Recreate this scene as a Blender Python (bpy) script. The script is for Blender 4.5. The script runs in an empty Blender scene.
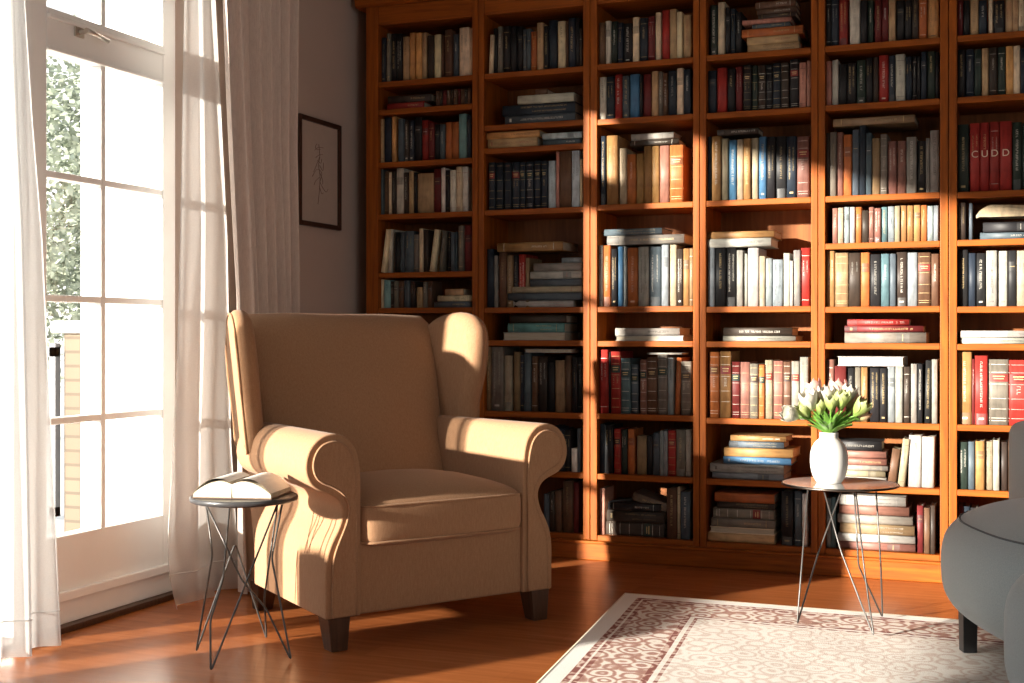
import bpy, bmesh, math, random
from mathutils import Vector, Matrix
R = math.radians
random.seed(11)
scene = bpy.context.scene
col = scene.collection

# ------------------------------------------------------------------ measurement helpers
F = 1285.0; TH = R(21.2); H = .945; HY = 335.0
CT, ST = math.cos(TH), math.sin(TH)
YB = 5.16            # front plane of the bookcase
XW = -2.8            # plane of the window wall
def onY(px, py, Y):
    r = (px-512)/F; X = Y*(r*CT-ST)/(CT+r*ST); zc = -X*ST+Y*CT
    return X, H+(HY-py)*zc/F
def onX(px, py, X):
    r = (px-512)/F; Y = X*(CT+r*ST)/(r*CT-ST); zc = -X*ST+Y*CT
    return Y, H+(HY-py)*zc/F
def cam(xc, zc, z=0):
    return Vector((xc*CT-zc*ST, xc*ST+zc*CT, z))
def at(px, py, zc):
    return cam((px-512)/F*zc, zc, H+(HY-py)*zc/F)
def floor_at(px, py, z=0):
    zc = (H-z)*F/(py-HY)
    return cam((px-512)/F*zc, zc, z)

# ------------------------------------------------------------------ materials
def nodes(name):
    m = bpy.data.materials.new(name); m.use_nodes = True
    nt = m.node_tree; nt.nodes.clear()
    out = nt.nodes.new('ShaderNodeOutputMaterial')
    return m, nt, out
def N(nt, t, **kw):
    n = nt.nodes.new(t)
    for k, v in kw.items():
        if k.startswith('i_'): n.inputs[k[2:].replace('_', ' ')].default_value = v
        else: setattr(n, k, v)
    return n
def c4(c): return (c[0], c[1], c[2], 1)
def ramp(nt, src, stops):
    r = nt.nodes.new('ShaderNodeValToRGB')
    while len(r.color_ramp.elements) < len(stops): r.color_ramp.elements.new(.5)
    for e, (p, c) in zip(r.color_ramp.elements, stops): e.position = p; e.color = c4(c)
    nt.links.new(src, r.inputs[0]); return r
def texcoord(nt, scale=(1,1,1), kind='Object', rot=(0,0,0)):
    tc = N(nt, 'ShaderNodeTexCoord'); mp = N(nt, 'ShaderNodeMapping')
    mp.inputs['Scale'].default_value = scale; mp.inputs['Rotation'].default_value = rot
    nt.links.new(tc.outputs[kind], mp.inputs[0]); return mp.outputs[0]
def bump(nt, h, strength, dist):
    b = N(nt, 'ShaderNodeBump'); b.inputs['Strength'].default_value = strength; b.inputs['Distance'].default_value = dist
    nt.links.new(h, b.inputs['Height']); return b.outputs[0]
def plain(name, c, rough=.5, metal=0, var=.12, scale=30, bmp=0, spec=.5, dist=.002):
    m, nt, out = nodes(name); p = N(nt, 'ShaderNodeBsdfPrincipled')
    v = texcoord(nt); n = N(nt, 'ShaderNodeTexNoise'); n.inputs['Scale'].default_value = scale; n.inputs['Detail'].default_value = 5
    nt.links.new(v, n.inputs[0])
    r = ramp(nt, n.outputs[0], [(.25, [x*(1-var) for x in c]), (.75, [min(1, x*(1+var)) for x in c])])
    nt.links.new(r.outputs[0], p.inputs['Base Color'])
    p.inputs['Roughness'].default_value = rough; p.inputs['Metallic'].default_value = metal
    p.inputs['Specular IOR Level'].default_value = spec
    if bmp: nt.links.new(bump(nt, n.outputs[0], bmp, dist), p.inputs['Normal'])
    nt.links.new(p.outputs[0], out.inputs[0]); return m
def wood(name, c1, c2, scale, rough=.35):
    m, nt, out = nodes(name); p = N(nt, 'ShaderNodeBsdfPrincipled')
    v = texcoord(nt, scale); n = N(nt, 'ShaderNodeTexNoise'); n.inputs['Scale'].default_value = 3; n.inputs['Detail'].default_value = 8; n.inputs['Distortion'].default_value = .6
    nt.links.new(v, n.inputs[0])
    r = ramp(nt, n.outputs[0], [(.3, c1), (.7, c2)])
    nt.links.new(r.outputs[0], p.inputs['Base Color']); p.inputs['Roughness'].default_value = rough; p.inputs['Specular IOR Level'].default_value = .2
    nt.links.new(bump(nt, n.outputs[0], .08, .001), p.inputs['Normal'])
    nt.links.new(p.outputs[0], out.inputs[0]); return m
def fabric(name, c1, c2, streak=(260,260,14), bmp=.35, rough=.9, sheen=.3):
    m, nt, out = nodes(name); p = N(nt, 'ShaderNodeBsdfPrincipled')
    v = texcoord(nt, streak); n = N(nt, 'ShaderNodeTexNoise'); n.inputs['Scale'].default_value = 1; n.inputs['Detail'].default_value = 3
    nt.links.new(v, n.inputs[0])
    v2 = texcoord(nt, (1,1,1)); n2 = N(nt, 'ShaderNodeTexNoise'); n2.inputs['Scale'].default_value = 420; n2.inputs['Detail'].default_value = 2
    nt.links.new(v2, n2.inputs[0])
    mx = N(nt, 'ShaderNodeMath', operation='ADD'); nt.links.new(n.outputs[0], mx.inputs[0]); nt.links.new(n2.outputs[0], mx.inputs[1])
    hf = N(nt, 'ShaderNodeMath', operation='MULTIPLY'); nt.links.new(mx.outputs[0], hf.inputs[0]); hf.inputs[1].default_value = .5
    r = ramp(nt, hf.outputs[0], [(.35, c1), (.65, c2)])
    nt.links.new(r.outputs[0], p.inputs['Base Color']); p.inputs['Roughness'].default_value = rough
    p.inputs['Sheen Weight'].default_value = sheen; p.inputs['Specular IOR Level'].default_value = .15
    nt.links.new(bump(nt, hf.outputs[0], bmp, .002), p.inputs['Normal'])
    nt.links.new(p.outputs[0], out.inputs[0]); return m
def sheer(name, c, transp=.3, transl=.45):
    m, nt, out = nodes(name)
    v = texcoord(nt, (300,300,300)); n = N(nt, 'ShaderNodeTexNoise'); n.inputs['Scale'].default_value = 1
    nt.links.new(v, n.inputs[0]); r = ramp(nt, n.outputs[0], [(.3, [x*.92 for x in c]), (.7, c)])
    d = N(nt, 'ShaderNodeBsdfDiffuse'); tl = N(nt, 'ShaderNodeBsdfTranslucent'); tp = N(nt, 'ShaderNodeBsdfTransparent')
    nt.links.new(r.outputs[0], d.inputs[0]); nt.links.new(r.outputs[0], tl.inputs[0])
    a = N(nt, 'ShaderNodeMixShader'); a.inputs[0].default_value = transl; b = N(nt, 'ShaderNodeMixShader'); b.inputs[0].default_value = transp
    nt.links.new(d.outputs[0], a.inputs[1]); nt.links.new(tl.outputs[0], a.inputs[2])
    nt.links.new(a.outputs[0], b.inputs[1]); nt.links.new(tp.outputs[0], b.inputs[2]); nt.links.new(b.outputs[0], out.inputs[0])
    return m
def glass_mat():
    m, nt, out = nodes('window glass'); tp = N(nt, 'ShaderNodeBsdfTransparent'); g = N(nt, 'ShaderNodeBsdfGlossy'); g.inputs['Roughness'].default_value = .02
    n = N(nt, 'ShaderNodeTexNoise'); n.inputs['Scale'].default_value = 2
    mr = N(nt, 'ShaderNodeMapRange'); mr.inputs['To Min'].default_value = .03; mr.inputs['To Max'].default_value = .06
    nt.links.new(n.outputs[0], mr.inputs[0])
    b = N(nt, 'ShaderNodeMixShader'); nt.links.new(mr.outputs[0], b.inputs[0]); nt.links.new(tp.outputs[0], b.inputs[1]); nt.links.new(g.outputs[0], b.inputs[2])
    nt.links.new(b.outputs[0], out.inputs[0]); return m
def book_mat():
    m, nt, out = nodes('book cloth'); p = N(nt, 'ShaderNodeBsdfPrincipled')
    at_ = N(nt, 'ShaderNodeAttribute', attribute_name='Col')
    v = texcoord(nt, (1,1,.35)); n = N(nt, 'ShaderNodeTexNoise'); n.inputs['Scale'].default_value = 60; n.inputs['Detail'].default_value = 5
    nt.links.new(v, n.inputs[0]); r = ramp(nt, n.outputs[0], [(.28, (.62,.61,.60)), (.5, (.93,.92,.90)), (.72, (1.12,1.10,1.06))])
    mx = N(nt, 'ShaderNodeMix', data_type='RGBA', blend_type='MULTIPLY'); mx.inputs[0].default_value = 1
    nt.links.new(at_.outputs[0], mx.inputs[6]); nt.links.new(r.outputs[0], mx.inputs[7])
    nt.links.new(mx.outputs[2], p.inputs['Base Color']); p.inputs['Roughness'].default_value = .52; p.inputs['Specular IOR Level'].default_value = .35
    nt.links.new(bump(nt, n.outputs[0], .15, .001), p.inputs['Normal'])
    nt.links.new(p.outputs[0], out.inputs[0]); return m
def page_mat():
    m, nt, out = nodes('book paper'); p = N(nt, 'ShaderNodeBsdfPrincipled')
    v = texcoord(nt, (900,30,12)); n = N(nt, 'ShaderNodeTexNoise'); n.inputs['Scale'].default_value = 1
    nt.links.new(v, n.inputs[0]); r = ramp(nt, n.outputs[0], [(.3, (.34,.29,.21)), (.7, (.52,.47,.38))])
    nt.links.new(r.outputs[0], p.inputs['Base Color']); p.inputs['Roughness'].default_value = .9
    nt.links.new(p.outputs[0], out.inputs[0]); return m
def floor_mat():
    m, nt, out = nodes('oak plank floor'); p = N(nt, 'ShaderNodeBsdfPrincipled')
    v = texcoord(nt, (1,1,1), rot=(0,0,R(0)))
    b = N(nt, 'ShaderNodeTexBrick'); b.offset = .37
    b.inputs['Color1'].default_value = (.2,.2,.2,1); b.inputs['Color2'].default_value = (.8,.8,.8,1); b.inputs['Mortar'].default_value = (.0,.0,.0,1)
    b.inputs['Scale'].default_value = 1; b.inputs['Brick Width'].default_value = 1.3; b.inputs['Row Height'].default_value = .13
    b.inputs['Mortar Size'].default_value = .0012; b.inputs['Mortar Smooth'].default_value = .4
    nt.links.new(v, b.inputs[0])
    v2 = texcoord(nt, (1.2,14,1)); n = N(nt, 'ShaderNodeTexNoise'); n.inputs['Scale'].default_value = 3; n.inputs['Detail'].default_value = 7; n.inputs['Distortion'].default_value = .5
    nt.links.new(v2, n.inputs[0])
    ad = N(nt, 'ShaderNodeMix', data_type='RGBA'); ad.inputs[0].default_value = .3
    nt.links.new(n.outputs[0], ad.inputs[6]); nt.links.new(b.outputs[0], ad.inputs[7])
    r = ramp(nt, ad.outputs[2], [(.0, (.05,.018,.007)), (.22, (.27,.080,.022)), (.5, (.34,.105,.030)), (.8, (.44,.150,.048))])
    nt.links.new(r.outputs[0], p.inputs['Base Color']); p.inputs['Roughness'].default_value = .27; p.inputs['Specular IOR Level'].default_value = .45
    nt.links.new(bump(nt, n.outputs[0], .06, .001), p.inputs['Normal'])
    nt.links.new(p.outputs[0], out.inputs[0]); return m
def rug_mat():
    # UV: u,v in metres from the corner of the rug
    m, nt, out = nodes('persian rug wool'); p = N(nt, 'ShaderNodeBsdfPrincipled')
    uv = N(nt, 'ShaderNodeTexCoord').outputs['UV']
    sx = N(nt, 'ShaderNodeSeparateXYZ'); nt.links.new(uv, sx.inputs[0])
    mn = N(nt, 'ShaderNodeMath', operation='MINIMUM'); nt.links.new(sx.outputs[0], mn.inputs[0]); nt.links.new(sx.outputs[1], mn.inputs[1])
    # border zones by distance to the edge
    zone = ramp(nt, mn.outputs[0], [(0, (.0,)*3), (.05, (.0,)*3), (.055, (.75,)*3), (.075, (.2,)*3), (.085, (.8,)*3), (.10, (.45,)*3), (.255, (.45,)*3), (.265, (.8,)*3), (.285, (.15,)*3), (.30, (.7,)*3), (.31, (.22,)*3), (1, (.16,)*3)])
    zone.color_ramp.interpolation = 'CONSTANT'
    def vor(scale, feat):
        w = N(nt, 'ShaderNodeTexVoronoi', feature=feat); w.inputs['Scale'].default_value = scale; w.inputs['Randomness'].default_value = .55
        nt.links.new(uv, w.inputs['Vector']); return w
    nz = N(nt, 'ShaderNodeTexNoise'); nz.inputs['Scale'].default_value = 17; nz.inputs['Detail'].default_value = 6; nt.links.new(uv, nz.inputs['Vector'])
    a = vor(14, 'F1'); wv = N(nt, 'ShaderNodeMath', operation='SINE'); ml = N(nt, 'ShaderNodeMath', operation='MULTIPLY_ADD')
    nt.links.new(a.outputs['Distance'], ml.inputs[0]); ml.inputs[1].default_value = 19
    n5 = N(nt, 'ShaderNodeMath', operation='MULTIPLY'); nt.links.new(nz.outputs[0], n5.inputs[0]); n5.inputs[1].default_value = 7
    nt.links.new(n5.outputs[0], ml.inputs[2]); nt.links.new(ml.outputs[0], wv.inputs[0])
    orn = N(nt, 'ShaderNodeMapRange'); orn.inputs['From Min'].default_value = -.5; orn.inputs['From Max'].default_value = 1.1; nt.links.new(wv.outputs[0], orn.inputs[0])
    b = vor(4.5, 'F1'); bz = N(nt, 'ShaderNodeMapRange'); bz.inputs['From Min'].default_value = .62; bz.inputs['From Max'].default_value = .25
    nt.links.new(b.outputs['Distance'], bz.inputs[0])
    mm = N(nt, 'ShaderNodeMath', operation='MULTIPLY'); nt.links.new(orn.outputs[0], mm.inputs[0]); nt.links.new(zone.outputs[0], mm.inputs[1])
    # field: medallion clusters
    fb = N(nt, 'ShaderNodeMapRange'); fb.inputs['From Min'].default_value = .30; fb.inputs['From Max'].default_value = .36; nt.links.new(mn.outputs[0], fb.inputs[0])
    fm = N(nt, 'ShaderNodeMath', operation='MULTIPLY'); nt.links.new(fb.outputs[0], fm.inputs[0]); nt.links.new(bz.outputs[0], fm.inputs[1])
    fo = N(nt, 'ShaderNodeMath', operation='MULTIPLY'); nt.links.new(fm.outputs[0], fo.inputs[0]); nt.links.new(orn.outputs[0], fo.inputs[1])
    f2 = N(nt, 'ShaderNodeMath', operation='MULTIPLY'); nt.links.new(fo.outputs[0], f2.inputs[0]); f2.inputs[1].default_value = .13
    nb = N(nt, 'ShaderNodeMapRange'); nb.inputs['From Min'].default_value = .06; nb.inputs['From Max'].default_value = .3; nb.inputs['To Min'].default_value = 1; nb.inputs['To Max'].default_value = 1; nt.links.new(mn.outputs[0], nb.inputs[0])
    tot = N(nt, 'ShaderNodeMath', operation='MAXIMUM'); nt.links.new(mm.outputs[0], tot.inputs[0]); nt.links.new(f2.outputs[0], tot.inputs[1])
    zb = N(nt, 'ShaderNodeMath', operation='MULTIPLY_ADD'); nt.links.new(zone.outputs[0], zb.inputs[0]); zb.inputs[1].default_value = .45; nt.links.new(tot.outputs[0], zb.inputs[2])
    # worn pile
    n3 = N(nt, 'ShaderNodeTexNoise'); n3.inputs['Scale'].default_value = 260; n3.inputs['Detail'].default_value = 2; nt.links.new(uv, n3.inputs['Vector'])
    w1 = N(nt, 'ShaderNodeMath', operation='MULTIPLY_ADD'); nt.links.new(n3.outputs[0], w1.inputs[0]); w1.inputs[1].default_value = .35; nt.links.new(zb.outputs[0], w1.inputs[2])
    r = ramp(nt, w1.outputs[0], [(.12, (.88,.87,.84)), (.38, (.77,.72,.66)), (.62, (.52,.33,.27)), (1, (.25,.10,.085))])
    nt.links.new(r.outputs[0], p.inputs['Base Color']); p.inputs['Roughness'].default_value = .95; p.inputs['Specular IOR Level'].default_value = .1
    nt.links.new(bump(nt, n3.outputs[0], .5, .004), p.inputs['Normal'])
    nt.links.new(p.outputs[0], out.inputs[0]); return m
def brick_mat():
    m, nt, out = nodes('cream brick'); p = N(nt, 'ShaderNodeBsdfPrincipled')
    b = N(nt, 'ShaderNodeTexBrick'); b.inputs['Scale'].default_value = 1; b.inputs['Brick Width'].default_value = .22; b.inputs['Row Height'].default_value = .075; b.inputs['Mortar Size'].default_value = .008
    b.inputs['Color1'].default_value = (.14,.11,.08,1); b.inputs['Color2'].default_value = (.16,.125,.09,1); b.inputs['Mortar'].default_value = (.10,.08,.06,1)
    nt.links.new(texcoord(nt, rot=(R(90),0,0)), b.inputs[0]); nt.links.new(b.outputs[0], p.inputs['Base Color']); p.inputs['Roughness'].default_value = .9
    nt.links.new(p.outputs[0], out.inputs[0]); return m
def tulip_mat():
    m, nt, out = nodes('tulip petal'); p = N(nt, 'ShaderNodeBsdfPrincipled')
    g = N(nt, 'ShaderNodeAttribute', attribute_name='Col')
    n = N(nt, 'ShaderNodeTexNoise'); n.inputs['Scale'].default_value = 90
    mx = N(nt, 'ShaderNodeMix', data_type='RGBA', blend_type='MULTIPLY'); mx.inputs[0].default_value = .25
    nt.links.new(g.outputs[0], mx.inputs[6]); nt.links.new(n.outputs[0], mx.inputs[7])
    nt.links.new(mx.outputs[2], p.inputs['Base Color']); p.inputs['Roughness'].default_value = .5
    p.inputs['Subsurface Weight'].default_value = .0
    tl = N(nt, 'ShaderNodeBsdfTranslucent'); nt.links.new(mx.outputs[2], tl.inputs[0])
    ms = N(nt, 'ShaderNodeMixShader'); ms.inputs[0].default_value = .3
    nt.links.new(p.outputs[0], ms.inputs[1]); nt.links.new(tl.outputs[0], ms.inputs[2]); nt.links.new(ms.outputs[0], out.inputs[0]); return m

M = {}
WC1, WC2 = (.19,.045,.0045), (.37,.093,.008)
M['wood_h'] = wood('cherry wood along', WC1, WC2, (1.5,14,26), .5)
M['wood_v'] = wood('cherry wood upright', WC1, WC2, (22,14,1.3), .5)
M['wood_back'] = wood('cherry back board', (.16,.05,.013), (.25,.085,.022), (18,14,1.3), .5)
M['floor'] = floor_mat()
M['wall'] = plain('taupe wall paint', (.56,.46,.40), .85, var=.03, scale=4, spec=.2)
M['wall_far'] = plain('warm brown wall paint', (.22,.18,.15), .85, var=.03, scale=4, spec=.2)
M['ceiling'] = plain('white ceiling paint', (.45,.42,.38), .9, var=.02, spec=.2)
M['white_paint'] = plain('white window paint', (.88,.88,.86), .35, var=.02, scale=8)
M['glass'] = glass_mat()
M['sheer'] = sheer('white sheer voile', (.74,.74,.73), .24, .28)
M['sheer_thin'] = sheer('thin white sheer voile', (.80,.80,.79), .52, .25)
M['drape'] = fabric('taupe drape cloth', (.58,.48,.42), (.70,.60,.53), (200,200,30), .2, .95, .2)
M['chair'] = fabric('tan linen upholstery', (.300,.165,.088), (.375,.214,.120), (230,230,50), .25, .92, .08)
M['piping'] = fabric('tan linen piping', (.28,.155,.084), (.35,.20,.113), (200,200,200), .2, .92, .05)
M['dark_wood'] = wood('dark walnut leg', (.05,.022,.012), (.085,.038,.02), (30,30,3), .35)
M['sofa'] = fabric('grey blue sofa cloth', (.26,.31,.33), (.34,.40,.42), (300,300,300), .2, .9, .4)
M['sofa_dark'] = fabric('grey blue seam cord', (.09,.10,.11), (.12,.135,.145), (300,300,300), .1, .9, .1)
M['black'] = plain('black foot plastic', (.02,.02,.022), .4, scale=50)
M['steel'] = plain('dark steel wire', (.085,.08,.075), .4, .5, .1, 60)
M['tabletop'] = plain('charcoal table top', (.045,.045,.047), .32, 0, .2, 80, .05)
M['mirror'] = plain('polished smoked mirror', (.62,.62,.61), .10, .55, .03, 5)
M['rim'] = plain('dark bronze rim', (.12,.10,.085), .3, 1, .1, 40)
M['ceramic'] = plain('matte white ceramic', (.55,.535,.51), .5, 0, .03, 40)
M['book'] = book_mat(); M['pages'] = page_mat()
M['openpage'] = plain('open book page', (.82,.78,.70), .9, 0, .05, 300)
M['rug'] = rug_mat()
M['rug_edge'] = plain('cream rug binding', (.70,.60,.45), .95, 0, .15, 300, .4)
M['frame'] = wood('dark picture frame', (.04,.018,.012), (.075,.035,.022), (30,3,3), .35)
M['paper'] = plain('drawing paper', (.52,.44,.38), .9, 0, .04, 20)
M['ink'] = plain('brown ink line', (.22,.14,.11), .9, 0, .2, 60)
M['metal'] = plain('brushed nickel', (.55,.52,.47), .3, 1, .08, 60)
M['leaf'] = plain('tulip leaf green', (.12,.27,.04), .42, 0, .45, 40)
M['petal'] = tulip_mat()
M['brick'] = brick_mat()
M['stone'] = plain('white render', (.82,.80,.77), .9, 0, .04, 6)
M['pave'] = plain('pale paving', (.70,.68,.64), .9, 0, .08, 3)
M['foliage'] = plain('tree leaf', (.36,.40,.31), .7, 0, .4, 4)  # outdoor haze is put into this paled, greyed leaf colour
M['bark'] = plain('tree bark', (.16,.12,.09), .9, 0, .3, 12, .5)
M['gate'] = plain('grey gate paint', (.16,.17,.19), .5, 0, .1, 20)

# ------------------------------------------------------------------ mesh helpers
class MB:
    def __init__(s): s.v = []; s.f = []; s.sm = []; s.c = []; s.mi = []
    def add(s, vs, fs, smooth=False, c=None, mi=0):
        o = len(s.v); s.v += [tuple(v) for v in vs]
        for f in fs: s.f.append([i+o for i in f]); s.sm.append(smooth); s.c.append(c); s.mi.append(mi)
        return s
    def box(s, x0, x1, y0, y1, z0, z1, c=None, mi=0, M4=None):
        vs = [Vector((x, y, z)) for z in (z0, z1) for y in (y0, y1) for x in (x0, x1)]
        if M4: vs = [M4 @ v for v in vs]
        return s.add(vs, [(0,2,3,1),(4,5,7,6),(0,1,5,4),(2,6,7,3),(0,4,6,2),(1,3,7,5)], False, c, mi)
    def loft(s, rings, caps=True, smooth=True, c=None, closed=True):
        n = len(rings[0]); vs = [p for r in rings for p in r]; fs = []
        for i in range(len(rings)-1):
            for j in range(n if closed else n-1):
                k = (j+1) % n
                fs.append((i*n+j, i*n+k, (i+1)*n+k, (i+1)*n+j))
        s.add(vs, fs, smooth, c)
        if caps:
            o = len(s.v)-len(vs)
            for q, rev in ((0, True), (len(rings)-1, False)):
                ids = [o+q*n+j for j in range(n)]
                if rev: ids.reverse()
                s.f.append(ids); s.sm.append(False); s.c.append(c); s.mi.append(0)
        return s
    def tube(s, pts, r, n=8, closed=False, caps=True, c=None):
        pts = [Vector(p) for p in pts]; rings = []; m = len(pts); up = None
        for i, p in enumerate(pts):
            if closed: t = pts[(i+1) % m]-pts[i-1]
            else: t = pts[min(i+1, m-1)]-pts[max(i-1, 0)]
            t.normalize()
            if up is None:
                up = Vector((0,0,1)) if abs(t.z) < .9 else Vector((1,0,0))
            a = up-t*up.dot(t)
            if a.length < 1e-4: a = t.orthogonal()
            a.normalize(); up = a; b = t.cross(a)
            rr = r[i] if isinstance(r, (list, tuple)) else r
            rings.append([p+a*rr*math.cos(2*math.pi*k/n)+b*rr*math.sin(2*math.pi*k/n) for k in range(n)])
        if closed: rings.append(rings[0]); caps = False
        return s.loft(rings, caps, True, c)
    def lathe(s, prof, n=40, cx=0, cy=0, caps=True, c=None):
        return s.loft([[(cx+r*math.cos(2*math.pi*k/n), cy+r*math.sin(2*math.pi*k/n), z) for k in range(n)] for r, z in prof], caps, True, c)
    def build(s, name, mat, parent=None, bevel=0, seg=2, sub=0):
        me = bpy.data.meshes.new(name); me.from_pydata(s.v, [], s.f); 
        me.polygons.foreach_set('use_smooth', s.sm)
        for m_ in (mat if isinstance(mat, list) else [mat]): me.materials.append(m_)
        if isinstance(mat, list): me.polygons.foreach_set('material_index', s.mi)
        if any(c is not None for c in s.c):
            at_ = me.color_attributes.new('Col', 'FLOAT_COLOR', 'CORNER')
            for p, c in zip(me.polygons, s.c):
                cc = c4(c) if c is not None else (1,1,1,1)
                for li in p.loop_indices: at_.data[li].color = cc
        me.update()
        bm = bmesh.new(); bm.from_mesh(me); bmesh.ops.recalc_face_normals(bm, faces=bm.faces); bm.to_mesh(me); bm.free()
        o = bpy.data.objects.new(name, me); col.objects.link(o)
        if parent: o.parent = parent
        if bevel:
            md = o.modifiers.new('bevel', 'BEVEL'); md.width = bevel; md.segments = seg; md.limit_method = 'ANGLE'; md.angle_limit = R(40)
        if sub:
            md = o.modifiers.new('sub', 'SUBSURF'); md.levels = sub; md.render_levels = sub
        return o
def empty(name, loc=(0,0,0), rz=0):
    o = bpy.data.objects.new(name, None); col.objects.link(o); o.location = loc; o.rotation_euler = (0,0,rz); o.empty_display_size = .1
    return o
def tag(o, label, cat, group=None, kind=None):
    o['label'] = label; o['category'] = cat
    if group: o['group'] = group
    if kind: o['kind'] = kind
    return o
def struct(o): o['kind'] = 'structure'; return o
def box(name, mat, x0, x1, y0, y1, z0, z1, parent=None, bevel=0):
    return MB().box(x0, x1, y0, y1, z0, z1).build(name, mat, parent, bevel)
def sgp(v, e): return math.copysign(abs(v)**e, v)
def superell(mb, a, b, c, e1, e2, ctr=(0,0,0), nu=56, nv=28, warp=None):
    rings = []
    for i in range(nv+1):
        t = -math.pi/2+math.pi*i/nv
        # denser towards the corners
        ring = []
        for j in range(nu):
            u = 2*math.pi*j/nu
            p = Vector((a*sgp(math.cos(t), e1)*sgp(math.cos(u), e2), b*sgp(math.cos(t), e1)*sgp(math.sin(u), e2), c*sgp(math.sin(t), e1)))
            if i in (0, nv): p = Vector((1e-4*math.cos(u), 1e-4*math.sin(u), p.z))
            if warp: p = warp(p)
            ring.append(p+Vector(ctr))
        rings.append(ring)
    return mb.loft(rings, True, True)
def catmull(pts, k=5, closed=True):
    n = len(pts); out = []
    for i in range(n if closed else n-1):
        p0, p1, p2, p3 = [Vector(pts[(i+d) % n]) if closed else Vector(pts[max(0, min(n-1, i+d))]) for d in (-1,0,1,2)]
        for q in range(k):
            t = q/k
            out.append(.5*((2*p1)+(-p0+p2)*t+(2*p0-5*p1+4*p2-p3)*t*t+(-p0+3*p1-3*p2+p3)*t**3))
    if not closed: out.append(Vector(pts[-1]))
    return out
def inset2(pts, d):
    n = len(pts); area = sum(pts[i][0]*pts[(i+1) % n][1]-pts[(i+1) % n][0]*pts[i][1] for i in range(n))
    sg = 1 if area > 0 else -1; out = []
    for i in range(n):
        t = Vector(pts[(i+1) % n])-Vector(pts[i-1]); t.normalize()
        out.append(Vector((pts[i][0]-t[1]*d*sg, pts[i][1]+t[0]*d*sg)))
    return out

# ------------------------------------------------------------------ room shell
ZC = 2.72; YBK = 5.50
struct(box('floor', M['floor'], XW-.2, 2.9, -1.6, YBK+.1, -.06, 0))
struct(box('ceiling', M['ceiling'], XW-.2, 2.9, -1.6, YBK+.1, ZC, ZC+.1))
struct(box('wall_back', M['wall'], XW-.2, 2.9, YBK, YBK+.1, 0, ZC))
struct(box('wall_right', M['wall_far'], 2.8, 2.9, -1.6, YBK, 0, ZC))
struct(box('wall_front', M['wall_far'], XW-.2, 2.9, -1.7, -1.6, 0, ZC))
WTOP = 2.32; Y0O, Y1O = -.36, 3.93
w = MB(); w.box(XW-.2, XW, -1.6, Y0O, 0, ZC); w.box(XW-.2, XW, Y1O, YBK, 0, ZC); w.box(XW-.2, XW, Y0O, Y1O, WTOP, ZC); w.box(XW-.2, XW, Y0O, .44, .86, WTOP); w.box(XW-.2, XW, 1.42, 2.15, 0, .56)  # last two boxes: unseen, added to shape the sun on sofa and rug
struct(w.build('wall_left', M['wall']))
struct(MB().box(XW, XW+.018, 4.0, YBK, 0, .11).build('baseboard_left', M['white_paint'], None, .004))

# windows: window_1 is the glazed leaf in view
def window_leaf(name, y0, y1, zs, mull, zrail=None, bottom=.306, top=WTOP, panel=True, st=.075):
    root = struct(empty(name, (XW, (y0+y1)/2, 0)))
    root_inv = Matrix.Translation((-XW, -(y0+y1)/2, 0))
    def put(nm, mat, mb, bev=.004):
        mb.v = [tuple(root_inv @ Vector(v)) for v in mb.v]; return mb.build(nm, mat, root, bev)
    fx0, fx1 = XW-.09, XW-.03
    fr = MB()
    fr.box(fx0, fx1, y0, y0+st, 0.02, top); fr.box(fx0, fx1, y1-st, y1, 0.02, top)
    fr.box(fx0, fx1, y0+st, y1-st, top-.07, top)
    put('window_frame', M['white_paint'], fr)
    g0, g1 = y0+st, y1-st
    if zrail:
        b = MB(); b.box(fx0, fx1, g0, g1, zrail[0], zrail[1]); b.box(fx1, fx1+.012, g0, g1, zrail[1]-.035, zrail[1]-.02); b.box(fx1, fx1+.008, g0, g1, zrail[0], zrail[0]+.012)
        put('transom_rail', M['white_paint'], b, .003)
    if panel:
        b = MB(); b.box(fx0, fx1, g0, g1, .02, bottom); b.box(fx1, fx1+.022, y0+.01, y1-.01, .095, .125); b.box(fx1, fx1+.006, y0+.01, y1-.01, .02, .095)
        put('bottom_panel', M['white_paint'], b, .003)
    for z in zs:
        put('glazing_bar', M['white_paint'], MB().box(fx0+.012, fx1-.004, g0, g1, z-.011, z+.011), .003)
    if mull:
        lo, hi = bottom, (zrail[0] if zrail else top-.07)
        put('mullion', M['white_paint'], MB().box(fx0+.010, fx1-.002, mull-.012, mull+.012, lo, hi), .003)
        if zrail: put('mullion', M['white_paint'], MB().box(fx0+.010, fx1-.002, mull-.012, mull+.012, zrail[1], top-.07), .003)
    gl = MB(); gl.add([(fx0+.03, g0, bottom), (fx0+.03, g1, bottom), (fx0+.03, g1, zrail[0] if zrail else top-.07), (fx0+.03, g0, zrail[0] if zrail else top-.07)], [(0,1,2,3)])
    if zrail: gl.add([(fx0+.03, g0, zrail[1]), (fx0+.03, g1, zrail[1]), (fx0+.03, g1, top-.07), (fx0+.03, g0, top-.07)], [(0,1,2,3)])
    put('glass_pane', M['glass'], gl, 0)
    return root
def dy(Y): return Y*1.019        # the leaf sits a little behind the wall face
w1 = window_leaf('window_1', 3.17, 3.914, [1.455, 1.062, .670], 3.518, (1.845, 1.981), .300)
window_leaf('window_2', -.35, 3.12, [], None, None, .06, WTOP, False, .02)
struct(MB().box(XW-.1, XW-.02, 3.12, 3.17, 0, WTOP).build('trim_1', M['white_paint'], None, .004))
struct(MB().box(XW-.14, XW+.012, Y0O, Y1O, 0, .02).build('trim_2', M['dark_wood'], None, .004))
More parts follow.
